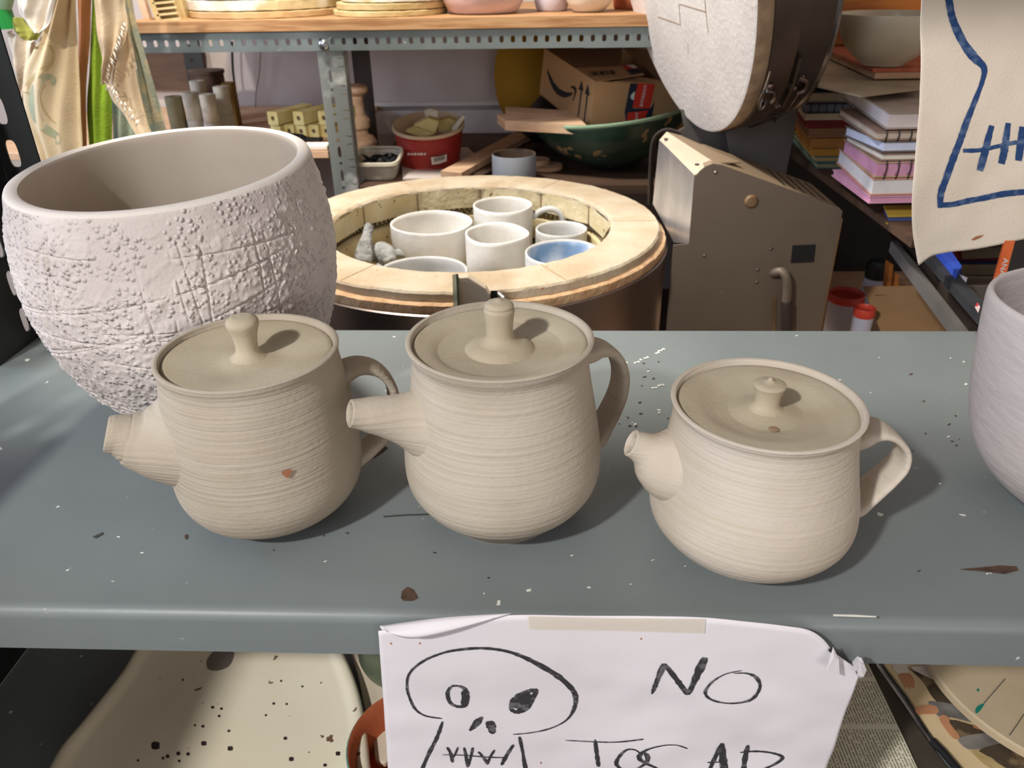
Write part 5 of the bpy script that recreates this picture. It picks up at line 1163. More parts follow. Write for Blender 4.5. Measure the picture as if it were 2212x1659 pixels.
decal(s7([(900, 425), (935, 420), (960, 445), (962, 480), (945, 540), (925, 585), (920, 580), (935, 530), (942, 480), (935, 455), (905, 440)]), n2, A_, 'ink', 'smile_mark', w2)
decal(s7([(1020, 362), (1036, 475), (1022, 470), (985, 745), (975, 748), (1008, 468), (984, 455)]), n2, A_, 'ink', 'up_arrow', w2)
decal(s7([(1085, 400), (1103, 525), (1084, 520), (1048, 800), (1038, 800), (1070, 515), (1052, 500)]), n2, A_, 'ink', 'up_arrow', w2)
decal(s7([(950, 755), (1060, 840), (1058, 860), (945, 772)]), n2, A_, 'ink', 'arrow_base', w2)
decal(s7([(1530, 392), (1620, 395), (1600, 560), (1560, 660), (1740, 660), (1785, 595), (1780, 640), (1735, 880), (1590, 890), (1500, 890), (1470, 700)]), n1, A_, 'navytape', 'navy_tape', w1)
decal(s7([(1610, 393), (1790, 400), (1735, 662), (1552, 650)]), n1, A_, 'redtape', 'red_label', w1, .001)
decal(s7([(1500, 705), (1720, 680), (1665, 805), (1492, 795)]), n1, A_, 'redtape', 'red_label', w1, .001)
decal(s7([(1488, 800), (1590, 806), (1580, 885), (1475, 895)]), n1, A_, 'whitetape', 'white_label', w1, .001)
decal(s7([(1535, 520), (1560, 490), (1580, 480), (1565, 570), (1545, 565), (1533, 545)]), n1, A_, 'whitetape', 'white_spot', w1, .0012)
tp = onpl(1050 + 1662 / 4.9156, 100 + 525 / 4.9156, A_, n1, .0016); tdir = (onpl(1050 + 1680 / 4.9156, 100 + 435 / 4.9156, A_, n1, .0016) - onpl(1050 + 1640 / 4.9156, 100 + 620 / 4.9156, A_, n1, .0016)).normalized()
up_ = n1.cross(tdir).normalized()
text('lettering', 'amazon', .0145, Matrix(((tdir.x, up_.x, n1.x, tp.x), (tdir.y, up_.y, n1.y, tp.y), (tdir.z, up_.z, n1.z, tp.z), (0, 0, 0, 1))), M['whitetape'], w1)
tp = onpl(1050 + 1592 / 4.9156, 100 + 742 / 4.9156, A_, n1, .0016)
text('lettering', 'pri', .013, Matrix(((tdir.x, up_.x, n1.x, tp.x), (tdir.y, up_.y, n1.y, tp.y), (tdir.z, up_.z, n1.z, tp.z), (0, 0, 0, 1))), M['whitetape'], w1)
fn = (C_ - B_).cross(P(1390, 165, Y=1.80) - B_).normalized(); fn = fn if fn.z > 0 else -fn
for k in range(13):
    x = 1090 + k * 21 + (k % 3) * 3; w_ = 6 + (k * 7) % 9; y0 = 275 - k * 1.5; decal(s7([(x, y0), (x + w_, y0 - 1), (x + w_ + 22, y0 + 40), (x + 22, y0 + 42)]), fn, B_, 'ink', 'barcode_line', f1)
decal(s7([(1440, 210), (1540, 200), (1670, 280), (1540, 305)]), fn, B_, 'navytape', 'navy_tape', f1)
decal(s7([(1445, 215), (1560, 203), (1610, 235), (1490, 255)]), fn, B_, 'redtape', 'red_label', f1, .001)
decal(s7([(1490, 208), (1565, 203), (1608, 234), (1560, 240)]), fn, B_, 'whitetape', 'white_label', f1, .0014)
# two sticks resting on the basin edge
def stick(pts0, pts1, th, label):
    a, b = pts0; c, d = pts1
    tag(obj('wooden_stick', hexa([a, c, d, b, a + V((0, 0, th)), c + V((0, 0, th)), d + V((0, 0, th)), b + V((0, 0, th))]), M['plank'], smooth=0, bevel=.0008), label, 'stick', 'raw wooden sticks laid across the green basin')
stick((P(1092, 282, Y=1.745), P(1074, 266, Y=1.785)), (P(1266, 292, Y=1.69), P(1250, 276, Y=1.73)), .021, 'front raw wooden stick laid across the basin edge under the carton')
stick((P(1094, 258, Y=1.80), P(1092, 247, Y=1.83)), (P(1245, 270, Y=1.78), P(1235, 256, Y=1.81)), .017, 'rear raw wooden stick laid across the basin edge under the carton')

# ------------------------------------------------------------------ cloths hanging at the left
def wav(Y, amp, fr, ph, k2=.4):
    return lambda p, u, v: V((0, amp * math.sin(u * fr + ph + .8 * math.sin(v * 2.3 + ph)) + amp * k2 * math.sin(u * fr * 2.7 + v * 3 + ph) + amp * .25 * noise.noise(V((u * 6, v * 5, ph))), 0))
def cloth(name, L_, R_, Y, m, label, amp=.012, fr=7., ph=0., th=.0015, cat='cloth', nu=44, nv=44, group='cloths hanging at the left'):
    (vf, uv) = sheet([P(x, y, Y=Y) for x, y in L_], [P(x, y, Y=Y) for x, y in R_], wav(Y, amp, fr, ph), nu, nv)
    t = thing(name, tuple(vf[0][0]), label, cat, group)
    o = obj('fabric', vf, M[m], t, smooth=180, solid=th)
    return t, o, vf
cloth('white_cloth', [(22, -60), (30, 0), (38, 30), (78, 70)], [(150, -60), (125, 0), (110, 50), (84, 72)], 1.40, 'whitecloth', 'bunched white cloth at the top left, over the beige apron', .008, 9, 1)
cloth('apron', [(140, -80), (122, 0), (95, 60), (62, 120), (44, 165), (50, 260), (84, 345), (95, 440)], [(160, -80), (156, 0), (160, 140), (165, 240), (170, 330), (172, 440)], 1.45, 'linen', 'beige apron printed with a faded teal scroll, hanging beside the black post', .014, 6.5, 2.2, nu=60)
ap = COL.objects[-1] if False else None
cloth('orange_cloth', [(158, -60), (160, 0), (162, 120), (164, 230), (176, 330), (180, 420)], [(200, -60), (196, 0), (194, 90), (186, 200), (190, 320), (196, 420)], 1.49, 'orangecloth', 'narrow orange-brown cloth hanging between the beige apron and the green cloth', .010, 5, .4)
cloth('green_cloth', [(200, -60), (197, 40), (190, 150), (185, 230), (190, 330), (194, 420)], [(226, -60), (224, 60), (232, 150), (236, 230), (236, 320), (238, 420)], 1.50, 'greencloth', 'bright green cloth hanging behind the frayed cream cloth', .008, 6, 1.7)
cloth('frayed_cloth', [(190, -60), (194, 0), (200, 70), (212, 120), (222, 165), (224, 180)], [(275, -60), (262, 0), (268, 50), (262, 90), (240, 130), (228, 181)], 1.43, 'creamcloth', 'cream cotton cloth with a frayed diagonal edge, upper fold', .012, 7, .9)
tfr, ofr, vfr = cloth('frayed_cloth', [(258, 60), (245, 110), (228, 165), (240, 215), (268, 250), (296, 300), (318, 360)], [(272, 60), (284, 110), (290, 170), (298, 215), (312, 270), (322, 300), (326, 360)], 1.455, 'creamcloth', 'cream cotton cloth with a frayed diagonal edge, lower fold by the patterned strip', .010, 6, 2.9)
rr = random.Random(9)
for (x0, y0, x1, y1) in ((268, 50, 226, 172), (228, 172, 300, 262)):
    for k in range(17):
        f = k / 16; x = x0 + (x1 - x0) * f + rr.uniform(-3, 3); y = y0 + (y1 - y0) * f + rr.uniform(-3, 3)
        a = P(x, y, Y=1.425); dxx = rr.uniform(2, 10) if x1 < x0 else rr.uniform(-8, 6); b = P(x + dxx * .5, y + 6, Y=1.42); c_ = P(x + dxx, y + rr.uniform(9, 16), Y=1.424)
        obj('fringe', tube(catmull([a, b, c_], 3), .0010, 5), M['whitecloth'], tfr)
cloth('patterned_strip', [(255, -60), (260, 0), (268, 60), (284, 110), (300, 190), (312, 280), (325, 380)], [(280, -60), (286, 0), (298, 60), (318, 130), (338, 200), (358, 270), (372, 380)], 1.52, 'floral', 'faded floral patterned cloth strip hanging nearest the pine board', .006, 5, .2)
cloth('grey_green_cloth', [(236, 150), (236, 230), (240, 320), (244, 420)], [(310, 150), (318, 230), (326, 320), (330, 420)], 1.54, 'floral2', 'grey-green and pink printed cloth low between the green cloth and patterned strip', .010, 9, 1.2)
cloth('folded_beige_cloth', [(18, 66), (24, 110), (40, 180), (44, 260)], [(80, 90), (76, 110), (66, 160), (52, 262)], 1.50, 'whitecloth', 'creased off-white cloth in the gap between black post and apron', .014, 8, 2)
cloth('olive_cloth', [(28, 38), (22, 58), (30, 74), (50, 84)], [(50, 38), (72, 60), (80, 72), (74, 88)], 1.43, 'oliveleaf', 'small olive green rag under the bunched white cloth', .01, 7, 1)
gp = thing('green_bottle', tuple(P(8, 60, Y=1.46)), 'green and pale green plastic bottle at the upper left corner', 'bottle')
a, b = P(8, 62, Y=1.48), P(6, -40, Y=1.48)
obj('lower', tube([a, a + V((0, 0, .035))], .022, 24), M['greenplastic'], gp); obj('upper', tube([a + V((0, 0, .036)), b], .022, 24), M['palegreen'], gp)
# printed scroll on the apron
apr = [o for o in COL.objects if o.name == 'apron'][0]; apf = apr.children[0]
from mathutils.bvhtree import BVHTree
bvh = BVHTree.FromPolygons([v.co[:] for v in apf.data.vertices], [tuple(p.vertices) for p in apf.data.polygons])
def hit(px, py, off=.0014):
    d = ray(px, py).normalized(); h = bvh.ray_cast(CAM, d)
    return (h[0] - d * off) if h[0] is not None else P(px, py, Y=1.44)
def printline(pts, w, m, name):
    q = catmull([V((x, y, 0)) for x, y in pts], 6); ws = interp(w, 6); pp = [hit(p.x, p.y) for p in q]
    vs, fs = [], []
    for i, p in enumerate(q):
        t = (q[min(i + 1, len(q) - 1)] - q[max(i - 1, 0)]).normalized(); s = V((-t.y, t.x, 0)) * ws[i] * .5
        vs += [hit(p.x + s.x, p.y + s.y), hit(p.x - s.x, p.y - s.y)]
    fs = [(2 * i, 2 * i + 1, 2 * i + 3, 2 * i + 2) for i in range(len(q) - 1)]
    obj(name, (vs, fs), M[m], apf, smooth=180)
printline([(113, 184), (116, 172), (108, 166), (95, 168), (82, 180), (73, 200), (72, 225), (78, 250), (92, 272), (110, 285), (124, 296), (124, 312)], [8, 10, 12, 15, 17, 19, 20, 20, 18, 16, 13, 8], 'teal_print', 'printed_scroll')
printline([(75, 105), (90, 95), (108, 100), (115, 118), (108, 140), (85, 155), (62, 180), (54, 200)], [3, 4, 5, 6, 8, 10, 10, 8], 'tan_print', 'printed_scroll')
printline([(98, 182), (88, 200), (90, 225), (104, 250), (122, 268)], [2, 3, 3, 3, 2], 'tan_print', 'printed_scroll')

# ------------------------------------------------------------------ right side: book shelf, bowls, tubs
bs = thing('bookshelf', tuple(P(1980, 712, Y=1.10)), 'dark bookshelf with metal edge beams running back along the right side', 'bookshelf')
ZB = .055
def plane_poly(name, pts, z, th, m, par): return obj(name, prism([P(x, y, z=z) for x, y in pts], (0, 0, -th)), M[m], par, smooth=0)
bl0, bl1 = P(1690, 312, z=ZB), P(1935, 490, z=ZB); bl2 = bl1 + (bl1 - bl0) * .10
obj('book_board', prism([bl0, bl1, bl2, V((1.3, bl2.y, ZB)), V((1.3, bl0.y, ZB))], (0, 0, -.012)), M['darkwood'], bs, smooth=0)
def beam2(a, b, w, h, m, name='edge_beam'):
    a, b = V(a), V(b); t = (b - a).normalized(); s = V((t.y, -t.x, 0)).normalized() * w
    if s.x < 0: s = -s
    obj(name, hexa([a + V((0, 0, -h)), b + V((0, 0, -h)), b + s + V((0, 0, -h)), a + s + V((0, 0, -h)), a, b, b + s, a + s]), M[m], bs, smooth=0)
def g(p, q, z):
    a_, b_ = P(*p, z=z), P(*q, z=z); return a_, a_ + (b_ - a_) * ((.869 - a_.y) / (b_.y - a_.y))
beam2(*g((1925, 520), (2055, 690), -.008), .010, .018, 'plate_grey')
beam2(*g((1925, 480), (2095, 692), -.004), .012, .020, 'darkpost')
beam2(*g((1985, 540), (2118, 700), .000), .016, .034, 'darkwood', 'edge_board')
beam2(*g((1996, 552), (2121, 690), .0025), .0022, .003, 'plank', 'board_edge')
obj('lower_board', box((.40, .90, -.375), (1.3, 2.2, -.36)), M['plank'], bs, smooth=0)
obj('dark_backdrop', box((.46, 2.02, -.94), (1.35, 2.04, .62)), M['black'], bs, smooth=0)  # black sheet put in for the deep shade behind the shelf
obj('leg', box((.46, 1.98, -.949), (.49, 2.01, -.36)), M['black'], bs, smooth=0); obj('leg', box((1.26, .92, -.949), (1.29, .95, -.36)), M['black'], bs, smooth=0)
CMAT = {}
def cm(rgb, rough=.8):
    if rgb not in CMAT: CMAT[rgb] = mat('paper_%d_%d_%d' % rgb, rgb, rough, c2=tuple(max(0, c - 12) for c in rgb), ns=30)
    return CMAT[rgb]
def book(cx_, yb, yt, lx, ly, Yc, w, pages, cover, label, cat='book', group=None, name='book', yawx=.06, spiral=False):
    C0 = P(cx_, yb, Y=Yc); h = max(.003, P(cx_, yt, Y=Yc).z - C0.z)
    L0 = P(lx, ly, z=C0.z); d = L0 - C0
    if d.length > .34: d = d.normalized() * .34
    e = V((w, w * yawx, 0)); t = thing(name, tuple(C0), label, cat, group)
    tc_ = min(.0022, h * .18); up_ = V((0, 0, 1)); i1, i2 = d.normalized() * .002, e.normalized() * .002
    def blk(a, z0, z1, q1, q2): 
        b0 = a + up_ * z0; return hexa([b0, b0 + q2, b0 + q2 + q1, b0 + q1, b0 + up_ * (z1 - z0), b0 + q2 + up_ * (z1 - z0), b0 + q1 + q2 + up_ * (z1 - z0), b0 + q1 + up_ * (z1 - z0)])
    obj('pages', blk(C0 + i1 + i2, tc_, h - tc_, d - i1 * 2, e - i2 * 2), cm(pages), t, smooth=0)
    obj('cover', join(blk(C0, 0, tc_, d, e), blk(C0, h - tc_, h - .0002, d, e)), cm(cover), t, smooth=0)
    if spiral:
        for k in range(9):
            c_ = C0 + e * (.08 + k * .1) + up_ * h * .5; 
            obj('wire_ring', tube([c_ + V((0, -.003 * math.cos(a), h * .62 * math.sin(a))) for a in [j * PI / 5 for j in range(11)]], .0008, 5), M['darkbits'], t)
    return t
SB = [(1915, 485, 466, 1905, 462, (70, 84, 130), (190, 160, 60), 'blue and yellow book at the very bottom of the right notebook pile'),
      (1876, 440, 424, 1796, 380, (206, 150, 176), (214, 158, 186), 'thin pink notebook near the bottom of the right notebook pile'),
      (1879, 423, 386, 1806, 352, (220, 218, 220), (200, 150, 130), 'thick notebook with wavy white pages between the pink ones'),
      (1888, 384, 350, 1818, 330, (206, 150, 180), (190, 160, 136), 'fat pink notebook with a dark wire spine'),
      (1903, 348, 332, 1825, 306, (222, 216, 204), (150, 120, 110), 'thin cream notebook on the fat pink one'),
      (1905, 330, 305, 1822, 294, (206, 214, 236), (110, 100, 96), 'bluish-white paper pile under the spiral notebook'),
      (1890, 304, 284, 1810, 252, (206, 192, 178), (160, 134, 118), 'brown spiral notebook, second from the top of the right pile'),
      (1913, 280, 243, 1820, 214, (226, 218, 218), (176, 160, 146), 'thick grey-covered book topping the right notebook pile')]
zc_ = None
for k, (cx_, yb, yt, lx, ly, pg, cv_, lb) in enumerate(SB):
    book(cx_, yb, yt, lx, ly, 1.12, .17, pg, cv_, lb, 'notebook', 'notebooks in the right pile', 'notebook', spiral=(k in (3, 6)))
SA = [(1768, 380, 366, 1708, 322, (70, 100, 96), (96, 128, 118), 'lowest greenish plate of the left paper pile'), (1763, 365, 352, 1710, 306, (160, 156, 120), (80, 120, 114), 'second greenish folder from the bottom of the left pile'),
      (1758, 351, 338, 1712, 296, (190, 166, 110), (96, 130, 120), 'third green-edged folder from the bottom of the left pile'), (1752, 337, 322, 1716, 284, (206, 150, 60), (210, 156, 70), 'orange envelope in the middle of the left pile'),
      (1748, 320, 300, 1716, 274, (190, 130, 70), (200, 140, 70), 'upper orange-brown envelope in the left pile'), (1744, 298, 278, 1716, 258, (150, 110, 80), (170, 120, 76), 'brown envelope above the orange ones'),
      (1740, 276, 262, 1716, 244, (120, 40, 40), (150, 50, 44), 'dark red booklet in the left pile'), (1738, 260, 246, 1718, 230, (206, 190, 160), (214, 196, 160), 'tan sheets above the dark red booklet'),
      (1736, 244, 224, 1722, 214, (130, 134, 146), (90, 90, 100), 'grey spiral notebook in the left pile'), (1736, 222, 200, 1726, 194, (206, 194, 166), (150, 140, 130), 'cream binder with a round end near the top of the left pile'),
      (1738, 198, 174, 1730, 170, (34, 40, 66), (30, 36, 60), 'navy folder topping the left paper pile')]
for k, (cx_, yb, yt, lx, ly, pg, cv_, lb) in enumerate(SA):
    book(cx_, yb, yt, lx, ly, 1.44, .135, pg, cv_, lb, 'folder', 'papers in the left pile', 'folder', yawx=.02, spiral=(k == 8))
p = P(1735, 213, Y=1.435); obj('binder_end', xform(lathe([(0, 0), (.010, 0), (.010, .002), (.004, .003), (0, .003)], (0, 0, 0), 24), Matrix.Translation(p) @ Matrix.Rotation(PI / 2, 4, 'X')), M['chrome'], [o for o in COL.objects if o.get('label', '').startswith('cream binder')][0])
ptop = P(1738, 172, Y=1.44).z + .001
zt3 = .238
tag(obj('brown_paper', prism([P(x, y, z=zt3 - .018) for x, y in [(1738, 178), (1860, 206), (1990, 190), (1990, 120), (1760, 112)]], (0, 0, -.003)), cm((176, 160, 136)), smooth=0), 'creased brown paper sheet under the terracotta tile', 'paper')
tl = thing('terracotta_tile', tuple(P(1885, 155, z=zt3)), 'square terracotta tile on a beige board under the cream bowl', 'tile')
tq = [P(1757, 94, z=zt3), P(1886, 148, z=zt3), P(2020, 146, z=zt3), P(1990, 88, z=zt3)]
obj('tile', prism(tq, (0, 0, -.006)), M['terratile'], tl, smooth=0, bevel=.0008)
obj('board', prism([p_ + V((.004, -.002, -.0062)) for p_ in tq], (0, 0, -.009)), M['plank'], tl, smooth=0)
c0, c1 = P(1812, 42, Y=1.36), P(2040, 42, Y=1.36); gr_ = (c1.x - c0.x) / 2 * .97; gx = (c0.x + c1.x) / 2
gt = thing('bowl', (gx, 1.36, zt3), 'large cream glazed bowl on the terracotta tile, cut by the tote bag', 'bowl')
hB = P(1910, 32, Y=1.36).z - zt3
prb = [(0, 0), (.36, 0), (.44, .004), (.70, hB * .28), (.88, hB * .55), (.98, hB * .85), (1, hB), (.985, hB + .002), (.965, hB - .001), (.9, hB * .6), (.6, hB * .25), (0, hB * .12)]
obj('wall', lathe(list(zip([max(0, a * gr_) for a in interp([p_[0] for p_ in prb], 5)], interp([p_[1] + .0005 for p_ in prb], 5))), (gx, 1.36, zt3), 96), M['glaze'], gt, smooth=60)
sx = P(1830, 40, Y=1.56)
tag(obj('saucer', lathe([(0, 0), (.03, 0), (.055, .006), (.06, .010), (.058, .011), (.03, .004), (0, .003)], (sx.x + .03, 1.56, P(1830, 45, Y=1.56).z), 64), M['glaze'], smooth=60), 'cream saucer showing behind the left edge of the cream bowl', 'saucer')
tag(obj('back_bowl', lathe([(0, 0), (.04, 0), (.075, .03), (.09, .07), (.088, .072), (.07, .03), (0, .006)], (P(1900, 10, Y=1.60).x, 1.60, .325), 64), M['glaze'], smooth=60), 'cream bowl behind the large cream bowl, mostly hidden', 'bowl')
cr = thing('wooden_crate', tuple(P(1810, 90, Y=1.66)), 'orange-brown wooden crate behind the standing lid and the cream bowl', 'crate')
za_, zb_ = P(1800, 96, Y=1.66).z, P(1800, 52, Y=1.66).z
obj('front_board', box((P(1758, 60, Y=1.66).x, 1.66, za_), (1.05, 1.68, zb_)), M['orangewood'], cr, smooth=0)
obj('top_board', box((P(1758, 60, Y=1.66).x, 1.69, zb_ + .002), (1.05, 1.90, zb_ + .010)), M['orangewood'], cr, smooth=0)
obj('back_board', box((P(1758, 60, Y=1.90).x - .05, 1.90, za_), (1.15, 1.92, .60)), M['orangewood'], cr, smooth=0)
tag(obj('box_below', box((.47, 1.70, ZB + .001), (1.05, 1.90, za_ - .002)), M['darkwood'], smooth=0), 'dark wooden box under the orange-brown crate', 'box')

# books nearer the camera on the same shelf
def qbox(name, pts, Y, dpt, m, label, cat='book', group='books lying under the tote bag', parts=None):
    t = thing(name, tuple(P(*pts[-1], Y=Y)), label, cat, group)
    obj('cover', prism([P(x, y, Y=Y) for x, y in pts], (0, dpt, 0)), m if not isinstance(m, str) else M[m], t, smooth=0, bevel=.0006)
    return t
t = qbox('book', [(2062, 532), (2175, 520), (2172, 566), (2076, 568)], 1.06, .14, cm((120, 28, 40)), 'burgundy book near the top of the stack under the tote bag')
obj('pages', prism([P(x, y, Y=1.0585) for x, y in [(2078, 540), (2170, 530), (2168, 556), (2080, 560)]], (0, .003, 0)), cm((150, 134, 110)), t, smooth=0)
t = qbox('book', [(2072, 568), (2166, 568), (2160, 600), (2078, 600)], 1.05, .14, cm((40, 44, 84)), 'navy bound book with brown pages, under the burgundy book')
obj('pages', prism([P(x, y, Y=1.0485) for x, y in [(2076, 572), (2163, 572), (2158, 594), (2080, 594)]], (0, .003, 0)), cm((140, 124, 100)), t, smooth=0)
qbox('book', [(2088, 601), (2158, 601), (2150, 617), (2092, 617)], 1.04, .13, cm((134, 118, 96)), 'brown book without visible cover, third in the stack')
qbox('book', [(2086, 618), (2152, 618), (2136, 662), (2128, 662)], 1.03, .12, cm((110, 98, 90)), 'grey-brown box file at the bottom of the stack under the tote bag')
def slant(name, a, b, c_, d_, z, th, m, label, cat='book', group='books lying under the tote bag'):
    t = thing(name, tuple(P(*b, z=z)), label, cat, group)
    obj('cover', prism([P(*q_, z=z) for q_ in (a, b, c_, d_)], (0, 0, -th)), m if not isinstance(m, str) else M[m], t, smooth=0)
    return t
slant('book', (2025, 540), (2068, 590), (2078, 575), (2050, 535), .060, .014, cm((36, 70, 170)), 'bright blue book lying left of the burgundy stack')
slant('paper_block', (2058, 588), (2084, 618), (2090, 600), (2074, 592), .0455, .010, cm((200, 198, 210)), 'white paper block under the bright blue book', 'paper')
t = slant('book', (1998, 545), (2118, 682), (2140, 668), (2020, 538), .052, .011, cm((38, 40, 44)), 'long black-spined book at the shelf edge, with a small red and white mark')
obj('spine_mark', prism([P(x, y, z=.0524) for x, y in [(2106, 664), (2112, 655), (2117, 664), (2113, 676)]], (0, 0, .0004)), cm((214, 190, 190)), t, smooth=0)
obj('spine_mark', prism([P(x, y, z=.0526) for x, y in [(2107, 660), (2111, 654), (2114, 659), (2110, 663)]], (0, 0, .0004)), cm((190, 40, 60)), t, smooth=0)
ot = thing('tall_book', tuple(P(2120, 712, Y=.90)), 'tall black book with orange spine lettered ANATOMY FOR, leaning beside the vase', 'book')
o1, o2, o3, o4 = P(2172, 520, Y=.905), P(2193, 520, Y=.905), P(2143, 716, Y=.888), P(2118, 716, Y=.888)
ext_ = (o4 - o1).normalized() * .06
obj('spine', prism([o1, o4 + ext_, o3 + ext_, o2], (0, .004, 0)), cm((214, 104, 52), .5), ot, smooth=0)
obj('cover', prism([o2 + V((.0005, .001, 0)), o3 + ext_ + V((.0005, .001, 0)), o3 + ext_ + V((.16, .13, 0)), o2 + V((.16, .13, 0))], (0, .006, 0)), M['black'], ot, smooth=0)
dn = (o4 - o1).normalized(); rt_ = (o2 - o1); rt_ = (rt_ - dn * rt_.dot(dn)).normalized(); nn2 = rt_.cross(-dn).normalized()
nn2 = -nn2 if nn2.dot(CAM - o1) < 0 else nn2
mid = (P(2146, 628, Y=.8965) + P(2166, 628, Y=.8965)) / 2
mid = (o1 + o2) / 2 + dn * ((P(2152, 632, Y=.8965) - (o1 + o2) / 2).dot(dn)) + nn2 * .001
upv = nn2.cross(dn)
text('lettering', 'ANATOMY FOR SC', .0088, Matrix(((dn.x, upv.x, nn2.x, mid.x), (dn.y, upv.y, nn2.y, mid.y), (dn.z, upv.z, nn2.z, mid.z), (0, 0, 0, 1))), M['whitetape'], ot, xs=1.12)

# tubs and flat carton low at the right
def tub(x0, x1, ytop, Yc, label):
    a, b = P(x0, ytop, Y=Yc), P(x1, ytop, Y=Yc); r = (b.x - a.x) / 2; h = a.z + .3595; cx_ = (a.x + b.x) / 2
    t = thing('lidded_tub', (cx_, Yc, -.36), label, 'tub', 'milky tubs with red lids')
    obj('body', lathe([(0, 0), (r * .84, 0), (r * .86, .004), (r * .95, h - .012), (r * .9, h - .012), (0, h - .014)], (cx_, Yc, -.3595), 64), M['tubwhite'], t, smooth=40)
    obj('lid', lathe([(r * .94, h - .018), (r, h - .016), (r, h - .002), (r * .96, h), (r * .90, h - .002), (r * .88, h - .008), (0, h - .008)], (cx_, Yc, -.3595), 64), M['redlid'], t, smooth=40)
tub(1792, 1868, 632, 1.50, 'larger milky tub with a red lid, right of the kiln control box')
tub(1846, 1892, 664, 1.40, 'smaller milky tub with a red lid, in front of the larger one')
fc = thing('flat_carton', tuple(P(1900, 712, Y=1.46)), 'brown carton front with dark printed panels, right of the red-lidded tubs', 'carton')
fq = lambda pts, Y0: [P(x, y, Y=Y0 - (y - 625) * .0012) for x, y in pts]
obj('panel', prism(fq([(1866, 626), (1985, 626), (2060, 740), (1912, 740)], 1.50), (0, .01, .004)), M['cardboard'], fc, smooth=0)
for k, pts in enumerate(([(1890, 637), (1975, 640), (2002, 676), (1912, 680)], [(1924, 685), (1948, 684), (1952, 694), (1930, 695)], [(1954, 684), (1980, 683), (1988, 694), (1960, 694)], [(1925, 700), (1955, 699), (1965, 711), (1932, 712)], [(1964, 699), (1990, 698), (2000, 711), (1972, 712)])):
    obj('printed_panel', prism(fq(pts, 1.499), (0, .001, 0)), M['darkwood'], fc, smooth=0)
jx = P(1895, 590, Y=1.75)
jt = thing('jar', (jx.x, 1.75, -.36), 'blue-white jar with dark lid in the dark behind the flat carton', 'jar')
obj('glass', lathe([(0, 0), (.026, 0), (.027, .01), (.027, P(1895, 600, Y=1.75).z + .36), (0, P(1895, 600, Y=1.75).z + .36)], (jx.x, 1.75, -.3595), 32), M['tubwhite'], jt)
obj('lid', lathe([(0, 0), (.026, 0), (.028, .03), (.02, .04), (0, .04)], (jx.x, 1.75, P(1895, 598, Y=1.75).z), 32), M['black'], jt)
ez = thing('easel', tuple(P(1920, 625, Y=1.62)), 'orange wooden bars standing behind the flat carton', 'easel')
for (a, b, c_, d_) in (((1921, 568), (1930, 572), (1918, 680), (1908, 680)), ((1934, 590), (1942, 596), (1936, 680), (1926, 680))):
    obj('bar', prism([P(*a, Y=1.62), P(*b, Y=1.62), P(*c_, Y=1.62), P(*d_, Y=1.62)], (0, .02, 0)), M['orangewood'], ez, smooth=0)

# ------------------------------------------------------------------ tote bag with blue drawing
BY = .905
def bagw(x, z): return .006 * noise.noise(V((x * 9, z * 7, 2))) + .002 * noise.noise(V((x * 30, z * 26, 5)))
Lb = [(2010, -230), (2002, -100), (1992, 0), (1989, 120), (1984, 230), (1974, 340), (1969, 420), (1972, 500), (1985, 574)]
Rb = [(2600, -230), (2590, -100), (2560, 0), (2550, 120), (2540, 230), (2530, 340), (2520, 380), (2515, 430), (2510, 480)]
Lw, Rw = [P(x, y, Y=BY) for x, y in Lb], [P(x, y, Y=BY) for x, y in Rb]
def bag_off(p, u, v):
    lift = .0085 * min(1, u / .05) * max(0, (v - .6) / .4) ** 1.5 + .006 * math.sin(u * 18) * max(0, v - .8)
    return V((0, bagw(p.x, p.z), lift))
vf, uv = sheet(Lw, Rw, bag_off, 70, 60)
bg = thing('tote_bag', tuple(P(2150, -100, Y=BY)), 'hanging beige canvas tote with a blue crayon skull, at upper right', 'bag')
front = obj('canvas', vf, M['canvas'], bg, smooth=180, solid=.0012)
vf2 = ([V((p.x + .004, p.y + .010, p.z + .003)) for p in vf[0]], vf[1])
obj('canvas', vf2, M['canvas'], bg, smooth=180, solid=.0012)
obj('strap', tube([P(2120, -225, Y=BY + .005), P(2125, -330, Y=BY + .005)], (.014, .0015), 8, side=(1, 0, 0), sq=4), M['canvas'], bg)
bvh2 = BVHTree.FromPolygons([tuple(v) for v in vf[0]], vf[1])
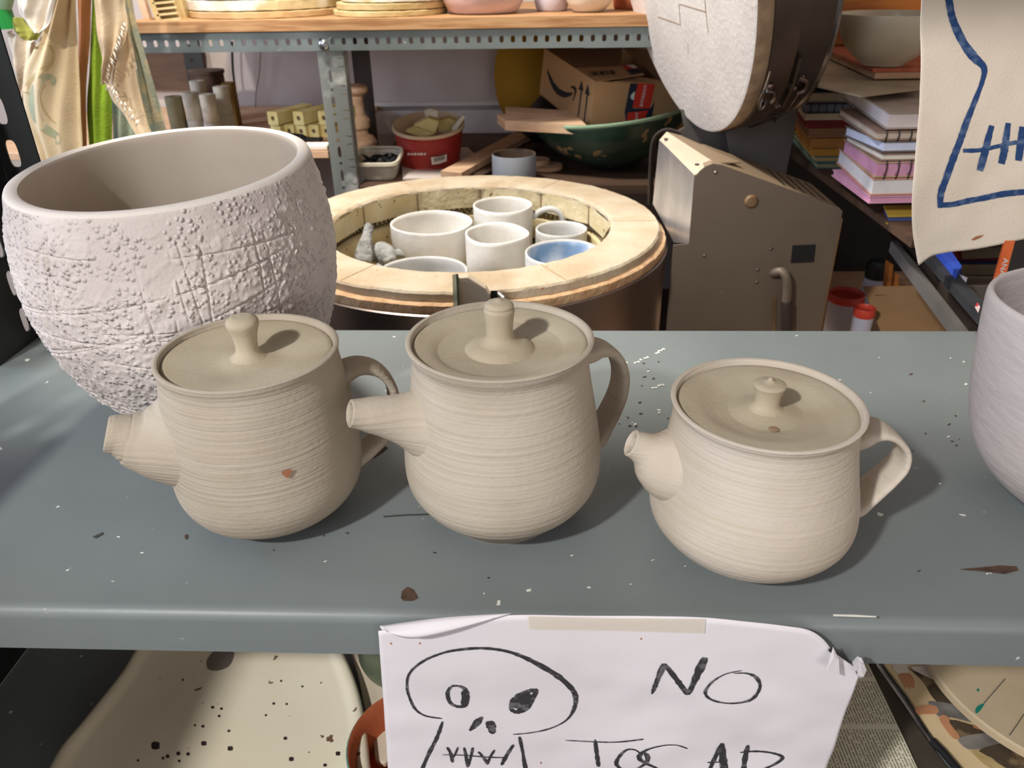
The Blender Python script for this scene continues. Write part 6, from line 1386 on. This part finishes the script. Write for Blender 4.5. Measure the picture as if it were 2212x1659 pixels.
def bagpt(px, py, off=.0014):
    d = ray(px, py).normalized(); h = bvh2.ray_cast(CAM, d); return (h[0] - d * off) if h[0] is not None else P(px, py, Y=BY - .004)
def bagstroke(name, lst):
    parts = []
    for pts, w in lst:
        q = catmull([V((1640 + x / 2.304, y / 2.304, 0)) for x, y in pts], 7); ws = interp(w, 7); vs = []
        for i, p in enumerate(q):
            t = (q[min(i + 1, len(q) - 1)] - q[max(i - 1, 0)]).normalized(); s = V((-t.y, t.x, 0)) * ws[i] * .5 / 2.304 * (1 + random.uniform(-.08, .08))
            vs += [bagpt(p.x + s.x, p.y + s.y), bagpt(p.x, p.y), bagpt(p.x - s.x, p.y - s.y)]
        fs = []
        for i in range(len(q) - 1): fs += [(3 * i, 3 * i + 1, 3 * i + 4, 3 * i + 3), (3 * i + 1, 3 * i + 2, 3 * i + 5, 3 * i + 4)]
        parts.append((vs, fs))
    obj(name, join(*parts), M['bluepaint'], front, smooth=0)
bagstroke('drawn_skull', [([(935, -60), (945, 0), (965, 100), (1015, 210), (1070, 285), (1118, 335), (1112, 400), (1075, 500), (1035, 600), (1000, 700), (965, 790), (930, 890), (905, 960), (900, 1035)], [36, 36, 38, 44, 46, 34, 24, 26, 32, 34, 36, 34, 34, 26]),
    ([(900, 1020), (960, 1018), (1040, 1000), (1120, 985), (1220, 965), (1330, 955), (1420, 950)], [26, 26, 28, 28, 30, 28, 28])])
bagstroke('drawn_skull', [([(1015, 750), (1090, 748), (1180, 730), (1260, 712), (1340, 700)], [20, 22, 20, 20, 20])])
for a in ([(1158, 625), (1140, 690), (1120, 770), (1098, 850)], [(1240, 612), (1230, 680), (1218, 760), (1205, 815)], [(1308, 630), (1303, 690), (1296, 760), (1290, 800)]):
    bagstroke('drawn_tooth', [(a, [26, 34, 38, 34])])
stn = [bagpt(1640 + x / 2.304, y / 2.304, .0018) for x, y in [(1055, 1192), (1080, 1176), (1120, 1168), (1100, 1184), (1070, 1196)]]
obj('brown_stain', (stn, [(0, 1, 2, 3, 4)]), M['stain'], front, smooth=0)
